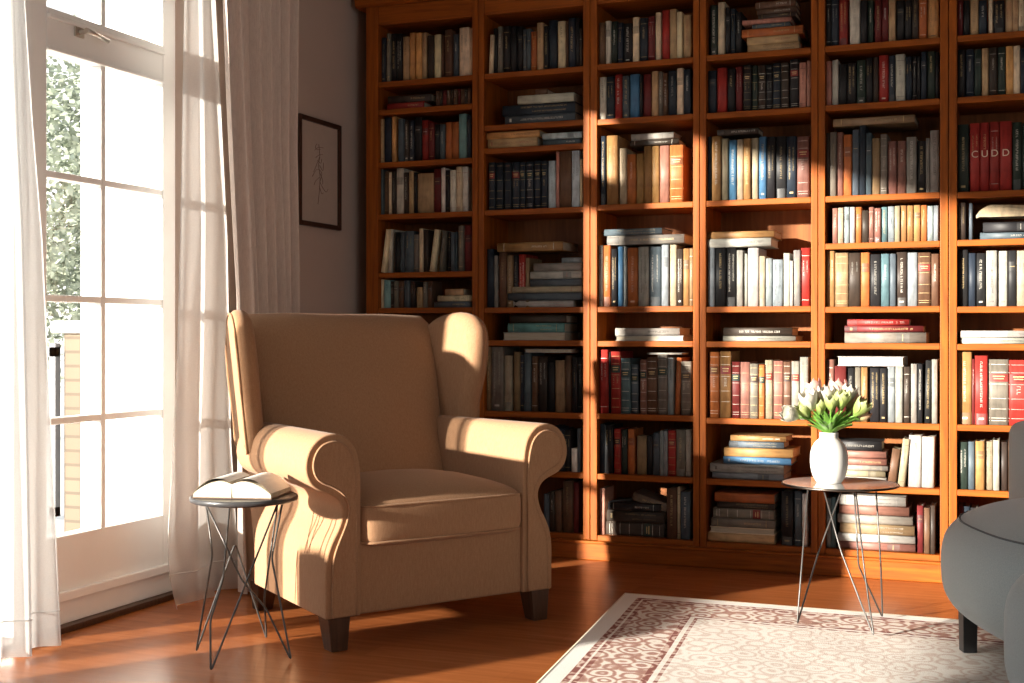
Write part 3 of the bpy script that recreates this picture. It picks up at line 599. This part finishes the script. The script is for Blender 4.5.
for bay, row, og, ups, flats in ROWS:
    xl, xr = BAYS[bay]; z0 = ZS[bay][row]+.0005; zceil = (ZS[bay][row-1]-.024 if row else ZTOP)-.004
    ox, oy, sc = ORI[og]; toks = parse(ups); prev = xl+.001; tops = []
    coarse = [COARSE[t[3][0]] for t in toks]
    for k, t in enumerate(toks):
        x0, x1, tp = [float(v) for v in t[:3]]; cc = t[3][0]; fl = t[3][1:]; lean = 0
        if len(t) > 4 and t[4][0] == 'L': lean = float(t[4][1:])
        sb = rnd.uniform(.016, .034); Ys = YB+sb
        X0, _ = onY(ox+x0/sc, 300, Ys); X1, zt = onY(ox+x1/sc, oy+tp/sc, Ys)
        X0 = max(X0, prev+.0005); X1 = min(max(X1, X0+.004), xr-.0012)
        if X1-X0 < .003: continue
        w_ = X1-X0; h_ = min(zt, zceil)-z0
        if h_ < .03: continue
        d_ = min(.235, max(.11, h_*rnd.uniform(.68, .78))); d_ = min(d_, DEP-.02-sb)
        M4 = Matrix.Translation((X0, Ys, z0))
        ext = X1
        if lean:
            sh_ = lean/sc*.00395; ang = math.asin(min(.6, sh_/h_)); h_ = h_/math.cos(ang)*.985-w_*math.sin(ang)
            M4 = Matrix.Translation((X0, Ys, z0+w_*math.sin(ang))) @ Matrix.Rotation(ang, 4, 'Y')
            ext = X0+w_*math.cos(ang)
        prev = ext; tops.append((X0, X1, z0+h_))
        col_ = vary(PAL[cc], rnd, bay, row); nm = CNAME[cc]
        n = len(toks)
        sz = 'slim ' if w_ < .017 else ('thick ' if w_ > .041 else '')
        verb = 'leaning' if lean else 'upright'
        if '#' in fl: lab = 'red volume with large pale letter %s on its spine, rightmost bay' % fl[1] if fl[1] != 'D' else 'red volume with pale letter D, %s of four red volumes, rightmost bay' % ('third' if k == 3 else 'last')
        elif coarse.count(coarse[k]) == 1: lab = 'only %s %s book%s, %s' % (nm, verb, ' with banded spine' if '=' in fl else '', where(bay, row))
        else:
            po = 'leftmost' if k == 0 else ('rightmost' if k == n-1 else '%s from left' % NTH[k])
            lab = '%s%s %s book, %s, %s' % (sz, nm, verb, po, where(bay, row))
        spec(bay, row, 'book', M4, w_, d_, h_, col_, fl, lab, w_*h_/((Ys)**2), t)
    ns = sum(1 for f in flats if f[1] == 'S'); si = 0
    for fo, kind, txt in flats:
        fx, fy, fs = ORI[fo]; ft = parse(txt); zz = z0; hh = None
        side = '' 
        if kind == 'S' and ns > 1: side = ('left ', 'right ')[si]; si += 1
        fac = 1
        if kind == 'S':
            zs_ = [(onY(fx+(float(t[0])+float(t[1]))/2/fs, fy+float(t[2])/fs, YB+.02)[1], onY(fx+(float(t[0])+float(t[1]))/2/fs, fy+float(t[3])/fs, YB+.02)[1]) for t in ft]
            fac = min(1.4, max(.8, (zs_[-1][0]-z0-.0006*len(ft))/sum(a_-b_ for a_, b_ in zs_)))
        for k, t in enumerate(ft):
            x0, x1, ya, yb = [float(v) for v in t[:4]]; cc = t[4][0]; fl = t[4][1:]
            sb = rnd.uniform(.012, .03) if kind == 'S' else rnd.uniform(.014, .03); Ys = YB+sb
            X0, za = onY(fx+x0/fs, fy+ya/fs, Ys); X1 = onY(fx+x1/fs, fy+yb/fs, Ys)[0]; xm_ = fx+(x0+x1)/2/fs; za, zb = onY(xm_, fy+ya/fs, Ys)[1], onY(xm_, fy+yb/fs, Ys)[1]
            X0 = max(X0, xl+.002); X1 = min(X1, xr-.002)
            if kind == 'T' and k == 0:
                zz = max(tt for (a, b_, tt) in tops if b_ > X0 and a < X1)+.0006
            th = max(.006, (za-zb)*fac); th = min(th, zceil-zz-.001)
            if th < .005: continue
            ln = X1-X0; d_ = min(.22, max(.13, ln*.72)); d_ = min(d_, DEP-.02-sb); d_ = min(d_, .25)
            jit = R(rnd.uniform(-1.2, 1.2)) if (X0-xl > .02 and xr-X1 > .02) else 0
            if bay == 5 and X1 > xr-.01: jit = 0
            # lying down: thickness -> z, height -> x
            M4 = Matrix.Translation((X0, Ys, zz+th)) @ Matrix.Rotation(jit, 4, 'Z') @ Matrix.Rotation(R(90), 4, 'Y')
            if kind == 'S':
                po = 'at %sstack bottom' % side if k == 0 else ('topmost on %sstack' % side if k == len(ft)-1 else '%s from %sstack bottom' % (NTH[k], side))
                lab = 'flat %s book %s, %s' % (CNAME[cc], po, where(bay, row))
            else:
                po = 'lying across the upright books' if k == 0 else 'lying on another flat book'
                lab = 'flat %s book %s, %s' % (CNAME[cc], po, where(bay, row))
            fo_ = (cc in 'wc' and '*' not in fl and '=' not in fl and rnd.random() < .4)
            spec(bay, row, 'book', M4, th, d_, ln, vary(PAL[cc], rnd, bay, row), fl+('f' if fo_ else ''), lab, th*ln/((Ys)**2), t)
            zz += th+.0005
# two books with their own pose
Mt = Matrix.Translation((-1.478, YB+.03, .2545)) @ Matrix.Rotation(R(17), 4, 'Y') @ Matrix.Translation((0,0,.036)) @ Matrix.Rotation(R(90), 4, 'Y')
spec(2, 7, 'book', Mt, .036, .15, .155, (.17,.13,.10), '*', 'worn brown book sloping down on the flat stack, eighth shelf, third bay from left', .001, None)
BOOKS.sort(key=lambda b_: -b_['area'])
print('BOOKS', len(BOOKS))
CAP = 300
stuff = MB()
for i, bk in enumerate(BOOKS):
    rr = random.Random(i*7+3)
    cv, pg = book_geo(bk['w'], bk['d'], bk['h'], bk['c'], bk['fl'], rr)
    M4 = bk['M']
    if 'f' in bk['fl']:   # fore-edge outwards
        M4 = M4 @ Matrix.Translation((0, bk['d'], 0)) @ Matrix.Diagonal((1,-1,1,1))
    keep = i < CAP or '#' in bk['fl']
    if not keep:
        for src, cm, mi in ((cv, None, 0), (pg, None, 1)):
            o = len(stuff.v); stuff.v += [tuple(M4 @ Vector(v)) for v in src.v]
            for f, s_, c_ in zip(src.f, src.sm, src.c): stuff.f.append([a+o for a in f]); stuff.sm.append(s_); stuff.c.append(c_); stuff.mi.append(mi)
        continue
    if 'f' in bk['fl']:
        T = Matrix.Translation((0, bk['d'], 0)) @ Matrix.Diagonal((1,-1,1,1))
        for src in (cv, pg): src.v = [tuple(T @ Vector(v)) for v in src.v]
    o = cv.build('book', M['book']); o.matrix_world = bk['M']
    tag(o, bk['label'], 'book', 'books on the %s shelf row of the %s bay' % (ROWN[bk['row']], NTH[bk['bay']]))
    pg.build('page_block', M['pages'], o)
    if '#' in bk['fl']:
        cu = bpy.data.curves.new('letter', 'FONT'); cu.body = bk['fl'][1]; cu.size = .037; cu.align_x = 'CENTER'; cu.extrude = .0004
        to = bpy.data.objects.new('letter', cu); col.objects.link(to)
        me = bpy.data.meshes.new_from_object(to.evaluated_get(bpy.context.evaluated_depsgraph_get())); bpy.data.objects.remove(to)
        lo = bpy.data.objects.new('spine_letter', me); col.objects.link(lo); lo.parent = o; me.materials.clear(); me.materials.append(M['rug_edge'])
        lo.rotation_euler = (R(90), 0, 0); lo.location = (bk['w']/2, -.0012, bk['h']*.5)
so = stuff.build('books', [M['book'], M['pages']]); tag(so, 'many small and slim dark books filling the remaining places on the bookcase shelves', 'books', kind='stuff')

# bent magazine lying on the stack on the right
mz = MB(); X0 = onY(975, 215, YB+.03)[0]
rings = []
for k in range(17):
    t = k/16; x = X0+.004+t*.222; zb_ = 1.3915+.012*max(0, .25-t)*(1 if t < .25 else 0)
    zt_ = zb_+.006+.040*min(1, t/.22)**.6*(1-.25*max(0, t-.3))
    rings.append([(x, YB+.03, zb_), (x, YB+.028, zt_-.012), (x, YB+.034, zt_), (x, YB+.17, zt_+.002), (x, YB+.17, zb_+.002)])
mzo = mz.loft(rings, True, False, (.62,.50,.33)).build('magazine', M['book'])
tag(mzo, 'curled tan magazine draped on the dark flat books in the rightmost bay', 'magazine')

# ------------------------------------------------------------------ armchair
ch = empty('armchair', cam(-.222, 4.03), R(56.0)); ch.scale = (1.03, 1.03, 1.01)
tag(ch, 'tan linen wingback armchair with rolled arms and dark tapered legs', 'armchair')
CX = .015
XI = .29
prof = [(0,.10),(0,.20),(0,.32),(0,.45),(.002,.53),(.016,.595),(.05,.634),(.092,.645),(.135,.633),(.167,.598),(.178,.55),(.167,.508),(.140,.482),(.105,.468),(.078,.452),(.063,.428),(.062,.40),(.073,.365),(.092,.33),(.108,.29),(.115,.24),(.115,.17),(.115,.10)]
pan = [(.018,.103),(.018,.30),(.018,.45),(.022,.53),(.036,.585),(.062,.613),(.094,.621),(.128,.610),(.149,.582),(.154,.548),(.144,.520),(.125,.504),(.098,.492),(.068,.474),(.048,.450),(.040,.42),(.046,.385),(.060,.35),(.076,.315),(.088,.28),(.093,.23),(.094,.17),(.094,.103)]
for sx in (-1, 1):
    pr = [Vector(tuple(p)[:2]) for p in catmull([Vector((a, b_)) for a, b_ in prof], 4, False)]
    pp = [Vector(tuple(p)[:2]) for p in catmull([Vector((a, b_)) for a, b_ in pan], 4, False)]
    rings = []
    for k in range(12):
        y = .62*k/11; tap = .05*y/.62
        rings.append([Vector((CX+sx*(XI+p[0]-tap*min(1, p[0]/.06)), y, p[1])) for p in pr])
    arm = MB().loft(rings, True, True).build('arm', M['chair'], ch, .014, 4)
    MB().loft([[Vector((CX+sx*(XI+p[0]), y, p[1])) for p in pp] for y in (-.006, .006)], True, True).build('front_panel', M['chair'], arm, .004)
    MB().tube([Vector((CX+sx*(XI+p[0]), -.004, p[1])) for p in pp], .0042, 6, False).build('welting', M['piping'], arm)
    # wing
    out_ = [(.49,.54),(.478,.62),(.480,.70),(.466,.80),(.466,.90),(.482,.965),(.525,1.008),(.60,1.018),(.69,.99),(.745,.92),(.765,.80),(.755,.66),(.74,.54)]
    po = [Vector(tuple(p)[:2]) for p in catmull([Vector((a, b_)) for a, b_ in out_], 4, True)]
    mb = MB(); rings = []
    T_ = .088
    for x, ins in ((0,.036),(.004,.022),(.011,.010),(.022,.002),(.037,0),(.053,.002),(.064,.010),(.071,.022),(.075,.036)):
        pp = inset2(po, ins) if ins else po
        rings.append([Vector((CX+sx*(.295+.05*(p[1]-.54)/.46+x+.075*max(0, .72-p[0])/.25), p[0], p[1])) for p in pp])
    mb.loft(rings, True, True); wg = mb.build('wing', M['chair'], ch)
    wl = [Vector((CX+sx*(.295+.05*(p[1]-.54)/.46+.069+.075*max(0, .72-p[0])/.25), p[0], p[1])) for p in inset2(po, .014)]
    MB().tube(wl, .004, 6, True).build('welting', M['piping'], wg)
# inside back cushion
mb = MB(); rings = []
for k in range(29):
    t = k/28; z = .27+.745*t
    yf = .475+.205*(z-.47)/.53
    hw = .322+.062*(z-.45)/.55; th = .20-.08*t
    sh_ = 1.0
    if t > .9: q_ = (t-.9)/.1; sh_ = math.sqrt(max(0.0, 1-q_*q_*.96))
    ring = []
    cy_ = yf+th/2
    for j in range(56):
        u = 2*math.pi*j/56
        x = hw*sgp(math.cos(u), .32)*(.90+.10*sh_); y = th/2*sgp(math.sin(u), .55)*sh_
        if y < 0: y -= .028*(1-(x/hw)**2)*math.sin(math.pi*min(1, t*1.05))*sh_
        ring.append(Vector((CX+x, cy_+y, z-.010*(x/hw)**2*(t > .8)-.004*math.exp(-(x/.02)**2)*(t > .9))))
    rings.append(ring)
mb.loft(rings, True, True).build('backrest', M['chair'], ch)
# outside back shell
mb = MB(); rings = []
for k in range(15):
    t = k/14; z = .10+.88*t; hw = .31+.055*t; y0_, y1_ = .655+.06*t, .735+.07*t
    if t < .6: y0_ = .60
    rings.append([Vector((CX+(hw*sgp(math.cos(2*math.pi*j/40), .25)), (y0_+y1_)/2+(y1_-y0_)/2*sgp(math.sin(2*math.pi*j/40), .4), z)) for j in range(40)])
mb.loft(rings, True, True).build('outer_back', M['chair'], ch)
# base with front rail
mb = MB(); rings = []
for z in (.098, .104, .315):
    ins = .006 if z < .1 else 0
    rings.append([Vector((CX+x, y, z)) for x, y in ((-.36+ins,.014+ins),(-.285,.016+ins),(.285,.016+ins),(.36-ins,.014+ins),(.33,.35),(.30-ins,.70-ins),(-.30+ins,.70-ins),(-.33,.35))])
mb.loft(rings, True, False).build('base', M['chair'], ch, .006)
# seat cushion
def cush(p):
    p = p.copy(); e = (1-(p.x/.292)**2)*(1-(p.y/.265)**2)
    if p.z > 0: p.z += .046*max(0, e)**.7
    if p.y < 0: p.y -= .010*(1-(p.x/.31)**2)
    return p
sc_ = superell(MB(), .292, .262, .078, .35, .16, (CX, .243, .368), 96, 28, cush).build('seat_cushion', M['chair'], ch)
for zz in (.055, -.055):
    ring = []
    for j in range(96):
        u = 2*math.pi*j/96
        p = Vector((.287*sgp(math.cos(u), .16), .258*sgp(math.sin(u), .16), zz))
        if p.y < 0: p.y -= .010*(1-(p.x/.31)**2)
        ring.append(p+Vector((CX, .243, .368)))
    MB().tube(ring, .0045, 6, True).build('welting', M['piping'], sc_)
for x, y, sp in ((-.355,.045,1), (.365,.045,1), (-.30,.665,-1), (.31,.665,-1)):
    a, b_ = .036, .026
    MB().loft([[Vector((CX+x+q*sx_+(0 if z else 0), y+q*sy_+(0.0 if z else -.012*sp), z)) for sx_, sy_ in ((-1,-1),(1,-1),(1,1),(-1,1))] for z, q in ((0, b_), (.103, a))], True, False).build('leg', M['dark_wood'], ch, .003)

# ------------------------------------------------------------------ wire side table with open book (left)
def table_wire(root, paths, r=.0029, name='leg'):
    for p in paths:
        pts = []
        P = [Vector(q) for q in p]
        for i, q in enumerate(P):
            if 0 < i < len(P)-1:
                a = (P[i-1]-q); b_ = (P[i+1]-q); d_ = min(.016, a.length*.3, b_.length*.3); a.normalize(); b_.normalize()
                for t in (0, .25, .5, .75, 1): pts.append((q+a*d_)*(1-t)**2+q*2*t*(1-t)+(q+b_*d_)*t*t)
            else: pts.append(q)
        MB().tube(pts, r, 8).build(name, M['steel'], root)
ltc = cam(-.790, 3.79)
lt_ = empty('wire_side_table', ltc, TH)
tag(lt_, 'small round charcoal side table on bent wire legs beside the armchair', 'side table')
ZT = .472
MB().lathe([(.150,ZT-.016),(.156,ZT-.013),(.157,ZT-.003),(.154,ZT)], 64).build('table_top', M['tabletop'], lt_)
MB().tube([(.11*math.cos(2*math.pi*k/40), .11*math.sin(2*math.pi*k/40), ZT-.0195) for k in range(40)], .0034, 8, True).build('mounting_ring', M['steel'], lt_)
zt = ZT-.018; g = .0035
table_wire(lt_, [
    [(-.113,0,zt),(-.093,.0,.298),(-.147,.02,g),(-.048,.10,.315),(.03,.19,g),(.04,.10,.15),(.09,.06,zt)],
    [(.105,-.03,zt),(-.052,-.20,g),(-.062,-.16,.14),(-.050,-.05,.235),(-.06,.09,zt)],
    [(.112,.01,zt),(.085,-.02,.29),(.152,-.075,g),(.072,-.035,.145),(-.005,-.01,.225),(-.110,-.02,zt)]])
ob = empty('open_book', ltc+cam(-.004,0)+Vector((0,0,ZT+.0008)), TH+R(-8))
tag(ob, 'open hardback book with white pages lying on the wire side table', 'book')
BW, BD = .120, .19
cvb = MB()
def wedge(sgn):
    prof_ = []; n = 14
    for k in range(n+1):
        t = k/n; prof_.append((t*BW*.97, .040*math.sin(math.pi*min(1, .16+t*.80))**.7*(1-.2*t)+.012*(1-t)+.006))
    top = prof_; bot = [(BW*.97, .0035), (.002, .0035)]
    ring = [Vector((sgn*x, 0, z)) for x, z in top+bot]
    return ring
for sgn in (-1, 1):
    ring = wedge(sgn)
    MB().loft([[p+Vector((0, y, 0)) for p in ring] for y in (-BD/2+.004, BD/2-.004)], True, False).build('page_block', M['pages'], ob)
    pgl = wedge(sgn)[1:15]
    lf = MB().loft([[p+Vector((0, y, .0035+.006*math.sin(k/13*math.pi))) for k, p in enumerate(pgl)] for y in (-BD/2+.004, BD/2-.006)], False, True, None, False).build('loose_page', M['openpage'], ob)
MB().box(-BW, BW, -BD/2, BD/2, 0, .0032).build('cover', plain('brown book cover', (.10,.055,.035), .6, 0, .15, 60), ob, .001)

# ------------------------------------------------------------------ mirror side table with tulips (right)
rtc = cam(1.054, 4.13)
rt_ = empty('mirror_side_table', rtc, TH)
tag(rt_, 'round mirror topped side table on thin dark wire legs standing on the rug', 'side table')
ZR = .470; zr = .010
MB().lathe([(.177,ZR-.008),(.180,ZR-.006),(.180,ZR-.001),(.178,ZR)], 72).build('table_top', M['mirror'], rt_)
MB().tube([(.181*math.cos(2*math.pi*k/72), .181*math.sin(2*math.pi*k/72), ZR-.004) for k in range(72)], .004, 8, True).build('rim', M['rim'], rt_)
zt = ZR-.012
table_wire(rt_, [
    [(-.095,.03,zt),(-.138,.0,zr+.0035),(-.055,.06,.235),(.035,.08,zt)],
    [(.042,-.03,zt),(.052,-.10,.20),(.062,-.168,zr+.0035),(-.01,-.05,.26),(-.055,.0,zt)],
    [(.115,.0,zt),(.14,.03,.2),(.166,.10,zr+.0035),(.065,.02,.20),(.045,.0,zt)]], .0028)
vz = ZR+.0006
vc = at(829, 480, 4.13); vc.z = vz
va = empty('vase', vc)
tag(va, 'matte white rounded ceramic vase of tulips on the mirror side table', 'vase')
vs_ = [(r_, z_*.955) for r_, z_ in [(.001,.0),(.034,.0),(.040,.003),(.052,.025),(.0585,.055),(.0595,.085),(.056,.112),(.045,.135),(.033,.147),(.0295,.153),(.0295,.168),(.027,.169),(.0255,.165),(.026,.15),(.001,.12)]]
pv = catmull([Vector((a, b_)) for a, b_ in vs_], 3, False)
MB().lathe([(max(.0005, p[0]), max(0, p[1])) for p in pv], 56).build('vessel', M['ceramic'], va)
heads = [(190,150,'w',1.15),(100,222,'w',1.0),(214,95,'p',1.05),(272,130,'w',1.1),(330,97,'p',1.1),(350,148,'g',1.0),(405,160,'c',1.05),(443,188,'g',1.05),(165,200,'g',.9),(385,118,'w',.95),(245,180,'g',.85),(300,165,'g',.85),(410,215,'c',.9),(455,225,'c',.8)]
PET = dict(w=((.45,.55,.18),(.62,.60,.50),(.66,.62,.54)), p=((.50,.52,.22),(.66,.52,.44),(.66,.25,.22)), c=((.45,.48,.16),(.64,.46,.27),(.62,.28,.16)), g=((.22,.36,.07),(.36,.44,.13),(.52,.55,.28)))
def petal_mesh(axis, base, size, cols, rr):
    size *= 1.32; mb = MB(); ax = axis.normalized(); e1 = ax.orthogonal().normalized(); e2 = ax.cross(e1)
    for layer in range(2):
        for k in range(3):
            a0 = 2*math.pi*(k/3+layer/6)+rr.uniform(-.15, .15)
            nz_, nw = 7, 6; op = rr.uniform(.8, 1.25)*(1.0 if layer else .9)
            grid = []
            for i in range(nz_+1):
                t = i/nz_; rad = (.016*math.sin(math.pi*(.08+.62*t))+.004*t*op)*size*(1+.08*layer); wd = 1.15*math.sin(math.pi*(.12+.86*t))**.8
                row = []
                for j in range(nw+1):
                    s = j/nw*2-1; an = a0+s*wd*.95
                    zl = .048*t*size-(.006*size*s*s*t)
                    row.append(base+ax*zl+(e1*math.cos(an)+e2*math.sin(an))*rad)
                grid.append(row)
            for i in range(nz_):
                t = (i+.5)/nz_; c0, c1, c2 = [Vector(c) for c in cols]
                cc = c0.lerp(c1, min(1, t*2.2)) if t < .5 else c1.lerp(c2, (t-.5)*2)
                o = len(mb.v); 
                mb.add(grid[i]+grid[i+1], [(j, j+1, nw+1+j+1, nw+1+j) for j in range(nw)], True, tuple(cc))
    return mb
TPOS = ['leftmost and lowest bloom, drooping outward']
tl_labels = {0:'large white tulip at upper left of the vase bouquet',1:'white tulip drooping lowest at far left of the bouquet',2:'pink tipped tulip standing highest on the left of the bouquet',3:'white tulip just left of the bouquet centre',
  4:'pink tipped tulip at the top centre of the bouquet',5:'green tulip bud right of the bouquet centre, below the top bloom',6:'peach tulip at upper right of the bouquet',7:'pale green tulip at the far right of the bouquet',8:'green tulip bud low on the left of the bouquet',
  9:'white tulip behind the peach bloom at upper right of the bouquet',10:'green tulip bud low at the front left of the bouquet',11:'green tulip bud low at the front centre of the bouquet',12:'peach tulip low on the right of the bouquet',13:'small peach tulip lowest at far right of the bouquet'}
for i, (u, v, kc, sz) in enumerate(heads):
    rr = random.Random(40+i)
    hd = at(770+u/4.88, 369+v/4.88, 4.13+rr.uniform(-.05, .05)+(.03 if v < 140 else -.03))
    root = empty('tulip', vc+Vector((0,0,.03)))
    off = root.location.copy()
    tag(root, tl_labels[i], 'flower', 'tulips in the white vase')
    dirv = (hd-(vc+Vector((0,0,.17)))); hor = Vector((dirv.x, dirv.y, 0)); 
    neck = Vector((0,0,.138))+hor.normalized()*min(.019, hor.length*.4)
    start = Vector((hor.normalized().x*-.012, hor.normalized().y*-.012, .112))
    endp = hd-off; ax = (endp-neck); ax = ax.normalized()+Vector((0,0,.35 if i != 1 else -.1)); ax.normalize()
    base = endp-ax*.032*sz
    mid = neck.lerp(base, .5)+Vector((0,0,.012))
    cur = [Vector(p) for p in catmull([start, neck, mid, base], 6, False)]
    MB().tube(cur, .0028, 6).build('stem', M['leaf'], root)
    petal_mesh(ax, base, sz, PET[kc], rr).build('bloom', M['petal'], root)
    for q in range(8):
        an = math.atan2(hor.y, hor.x)+rr.uniform(-1.1, 1.1); ln = rr.uniform(.055, .10); el = rr.uniform(.75, 1.42)
        d3 = Vector((math.cos(an)*math.cos(el), math.sin(an)*math.cos(el), math.sin(el))); sd = Vector((-math.sin(an), math.cos(an), 0))
        lfm = MB(); pts = []; n0 = Vector((math.cos(an)*.012, math.sin(an)*.012, .125))
        for k in range(9):
            t = k/8; p = n0+d3*ln*t+Vector((math.cos(an), math.sin(an), -.6))*(.022*t*t); wd = .0085*math.sin(math.pi*(.1+.9*t))+.0006
            up_ = d3.cross(sd)*(.003)
            pts.append([p-sd*wd+up_, p, p+sd*wd+up_])
        lfm.loft(pts, False, True, None, False); lfm.build('leaf', M['leaf'], root)

# ------------------------------------------------------------------ rug
A = floor_at(625, 594, .006); Bv = floor_at(538, 683, .006); Cv = floor_at(938, 619, .006)
ud = (Cv-A).normalized(); vd = (Bv-A).normalized(); LU, LV = 2.6, 3.0
rg = empty('area_rug', A)
tag(rg, 'faded cream and brick red Persian rug on the wooden floor before the bookcase', 'rug')
mb = MB(); nu, nv = 60, 60
rings = [[ud*(LU*i/nu)+vd*(LV*j/nv)+Vector((0,0,.0025+.0012*math.sin(i*.7)*math.sin(j*.5))) for i in range(nu+1)] for j in range(nv+1)]
mb.loft(rings, False, True, None, False); ro = mb.build('pile', M['rug'], rg)
uvl = ro.data.uv_layers.new(name='UVMap')
inv = Matrix(((ud.x, vd.x), (ud.y, vd.y))).inverted()
for lp in ro.data.loops:
    c_ = ro.data.vertices[lp.vertex_index].co; q_ = inv @ Vector((c_.x, c_.y)); uvl.data[lp.index].uv = (q_[0], q_[1])
MB().tube([ud*.0+vd*LV, Vector((0,0,0)), ud*LU], .0045, 6).build('binding', M['rug_edge'], rg)

# ------------------------------------------------------------------ sofa (right edge)
sf = empty('sofa', cam(1.775, 3.70), TH)
tag(sf, 'rounded grey blue sofa cut off by the right edge, standing on the rug', 'sofa')
def bulge(p):
    p = p.copy()
    if p.z < 0: k = 1-.07*(p.z/-.205)**2; p.x *= k; p.y *= k
    p.z += .02*(1-(p.x/.6)**2)
    return p
st_ = superell(MB(), .53, .52, .205, .60, .72, (.03, -.05, .240), 80, 40, bulge).build('seat', M['sofa'], sf)
ring = []
for j in range(100):
    u = 2*math.pi*j/100; v_ = R(33)
    p = bulge(Vector((.532*sgp(math.cos(v_), .60)*sgp(math.cos(u), .72), .522*sgp(math.cos(v_), .60)*sgp(math.sin(u), .72), .2055*sgp(math.sin(v_), .60))))
    ring.append(p+Vector((.03, -.05, .240)))
MB().tube(ring, .003, 6, True).build('seam', M['sofa_dark'], st_)
superell(MB(), .48, .115, .19, .18, .18, (.36, .50, .476), 60, 30).build('backrest', M['sofa'], sf)
am = superell(MB(), .40, .20, .20, .55, .6, (-.205, -.71, .222), 64, 32).build('arm', M['sofa'], sf)
for x, y in ((-.43,.09), (.30,.02), (-.2,.38), (.3,.38), (-.25,-.70), (.05,-.70)):
    MB().loft([[Vector((x+q*a, y+q*b_, z)) for a, b_ in ((-1,-1),(1,-1),(1,1),(-1,1))] for z, q in ((.012, .020), (.15, .022))], True, False).build('leg', M['black'], sf, .002)

# ------------------------------------------------------------------ outside
struct(box('ground', M['pave'], -40, XW-.2, -20, 40, -.25, -.12))
struct(MB().box(-4.10, XW-.21, 4.93, 5.2, -.12, 3.2).build('wall_outside', M['stone']))
pi_ = empty('brick_pillar', (-4.48, 5.72, -.12))
tag(pi_, 'cream brick gate pillar with white cap seen through the left window panes', 'pillar')
MB().box(-.22, .6, -.2, .2, 0, 1.075).build('shaft', M['brick'], pi_)
MB().box(-.27, .65, -.25, .25, 1.075, 1.14).build('cap', M['stone'], pi_, .01)
ga = empty('garden_gate', (-4.715, 5.5, -.12))
tag(ga, 'grey metal garden gate left of the brick pillar outside the window', 'gate')
gf = MB(); gf.box(-.95, -.01, -.02, .02, .10, .15); gf.box(-.95, -.01, -.02, .02, .95, 1.0); gf.box(-.05, -.01, -.02, .02, .1, 1.02); gf.box(-.95, -.91, -.02, .02, 0.0, 1.02)
gf.build('gate_frame', M['gate'], ga)
for k in range(7): MB().box(-.84+k*.115-.035, -.84+k*.115+.035, -.012, .012, .15, .95).build('bar', M['gate'], ga)
def tree(loc, hgt, rad, label, seed):
    rr = random.Random(seed); t = empty('garden_tree', loc); tag(t, label, 'tree', 'trees outside the window')
    MB().tube([(0,0,0),(.05,.02,hgt*.3),(.0,.05,hgt*.6),(.04,0,hgt*.9)], [.14,.11,.07,.03], 8).build('trunk', M['bark'], t)
    mb = MB()
    for k in range(15000):
        th = rr.uniform(0, 6.283); ph = math.acos(rr.uniform(-1, 1)); r_ = rad*rr.uniform(.35, 1)**.6*(1+.25*math.sin(5*th+3*ph))
        p = Vector((r_*math.sin(ph)*math.cos(th), r_*math.sin(ph)*math.sin(th), hgt*.62+hgt*.42*r_/rad*math.cos(ph)))
        a = Vector((rr.gauss(0,1), rr.gauss(0,1), rr.gauss(0,1))).normalized(); b_ = a.orthogonal().normalized(); s = rr.uniform(.03, .06)
        mb.add([p-a*s, p+b_*s*.5, p+a*s, p-b_*s*.5], [(0,1,2,3)])
    mb.build('crown', M['foliage'], t)
tree((-9.3, 10.4, -.12), 4.0, 1.2, 'hazy green tree behind the pillar and gate outside the window', 3)

# ------------------------------------------------------------------ light
sun = bpy.data.lights.new('sun', 'SUN'); sun.energy = 20.0; sun.angle = R(1.2); sun.color = (1.0, .92, .80)
so_ = bpy.data.objects.new('sun', sun); col.objects.link(so_)
d = Vector((.70, 1.0, -.212)).normalized(); so_.rotation_euler = d.to_track_quat('-Z', 'Y').to_euler(); so_.location = (-8, -6, 5)
fill = bpy.data.lights.new('room_fill', 'AREA'); fill.shape = 'RECTANGLE'; fill.size = 3.2; fill.size_y = 1.6; fill.energy = 5; fill.color = (1, .97, .94)
fo = bpy.data.objects.new('room_fill', fill); col.objects.link(fo); fo.location = (.2, -1.2, 2.2)
fo.rotation_euler = Vector((-.15, 1, -.32)).to_track_quat('-Z', 'Y').to_euler()

f2_ = bpy.data.lights.new('side_fill', 'AREA'); f2_.shape = 'RECTANGLE'; f2_.size = 2.6; f2_.size_y = 1.8; f2_.energy = 50; f2_.color = (1, .97, .93)
fo2 = bpy.data.objects.new('side_fill', f2_); col.objects.link(fo2); fo2.location = (2.6, .6, 1.6)
fo2.rotation_euler = Vector((-1, .42, -.06)).to_track_quat('-Z', 'Y').to_euler()

wd = bpy.data.worlds.new('sky'); scene.world = wd; wd.use_nodes = True; nt = wd.node_tree; nt.nodes.clear()
wo = nt.nodes.new('ShaderNodeOutputWorld'); bg = nt.nodes.new('ShaderNodeBackground'); tc = nt.nodes.new('ShaderNodeTexCoord'); sp = nt.nodes.new('ShaderNodeSeparateXYZ')
rp = ramp(nt, sp.outputs[2], [(0, (1.0,.98,.95)), (.6, (.86,.93,1.0))]); nt.links.new(tc.outputs['Generated'], sp.inputs[0])
nt.links.new(rp.outputs[0], bg.inputs[0]); bg.inputs[1].default_value = 1.7; nt.links.new(bg.outputs[0], wo.inputs[0])

# ------------------------------------------------------------------ camera
cd = bpy.data.cameras.new('camera'); cd.sensor_fit = 'HORIZONTAL'; cd.sensor_width = 36; cd.lens = F/1024*36; cd.shift_y = -(341.5-HY)/1024; cd.clip_start = .05
co = bpy.data.objects.new('camera', cd); col.objects.link(co); co.location = (0, 0, H); co.rotation_euler = (R(90), 0, TH)
scene.camera = co
scene.view_settings.view_transform = 'Standard'; scene.view_settings.look = 'None'; scene.view_settings.exposure = 0
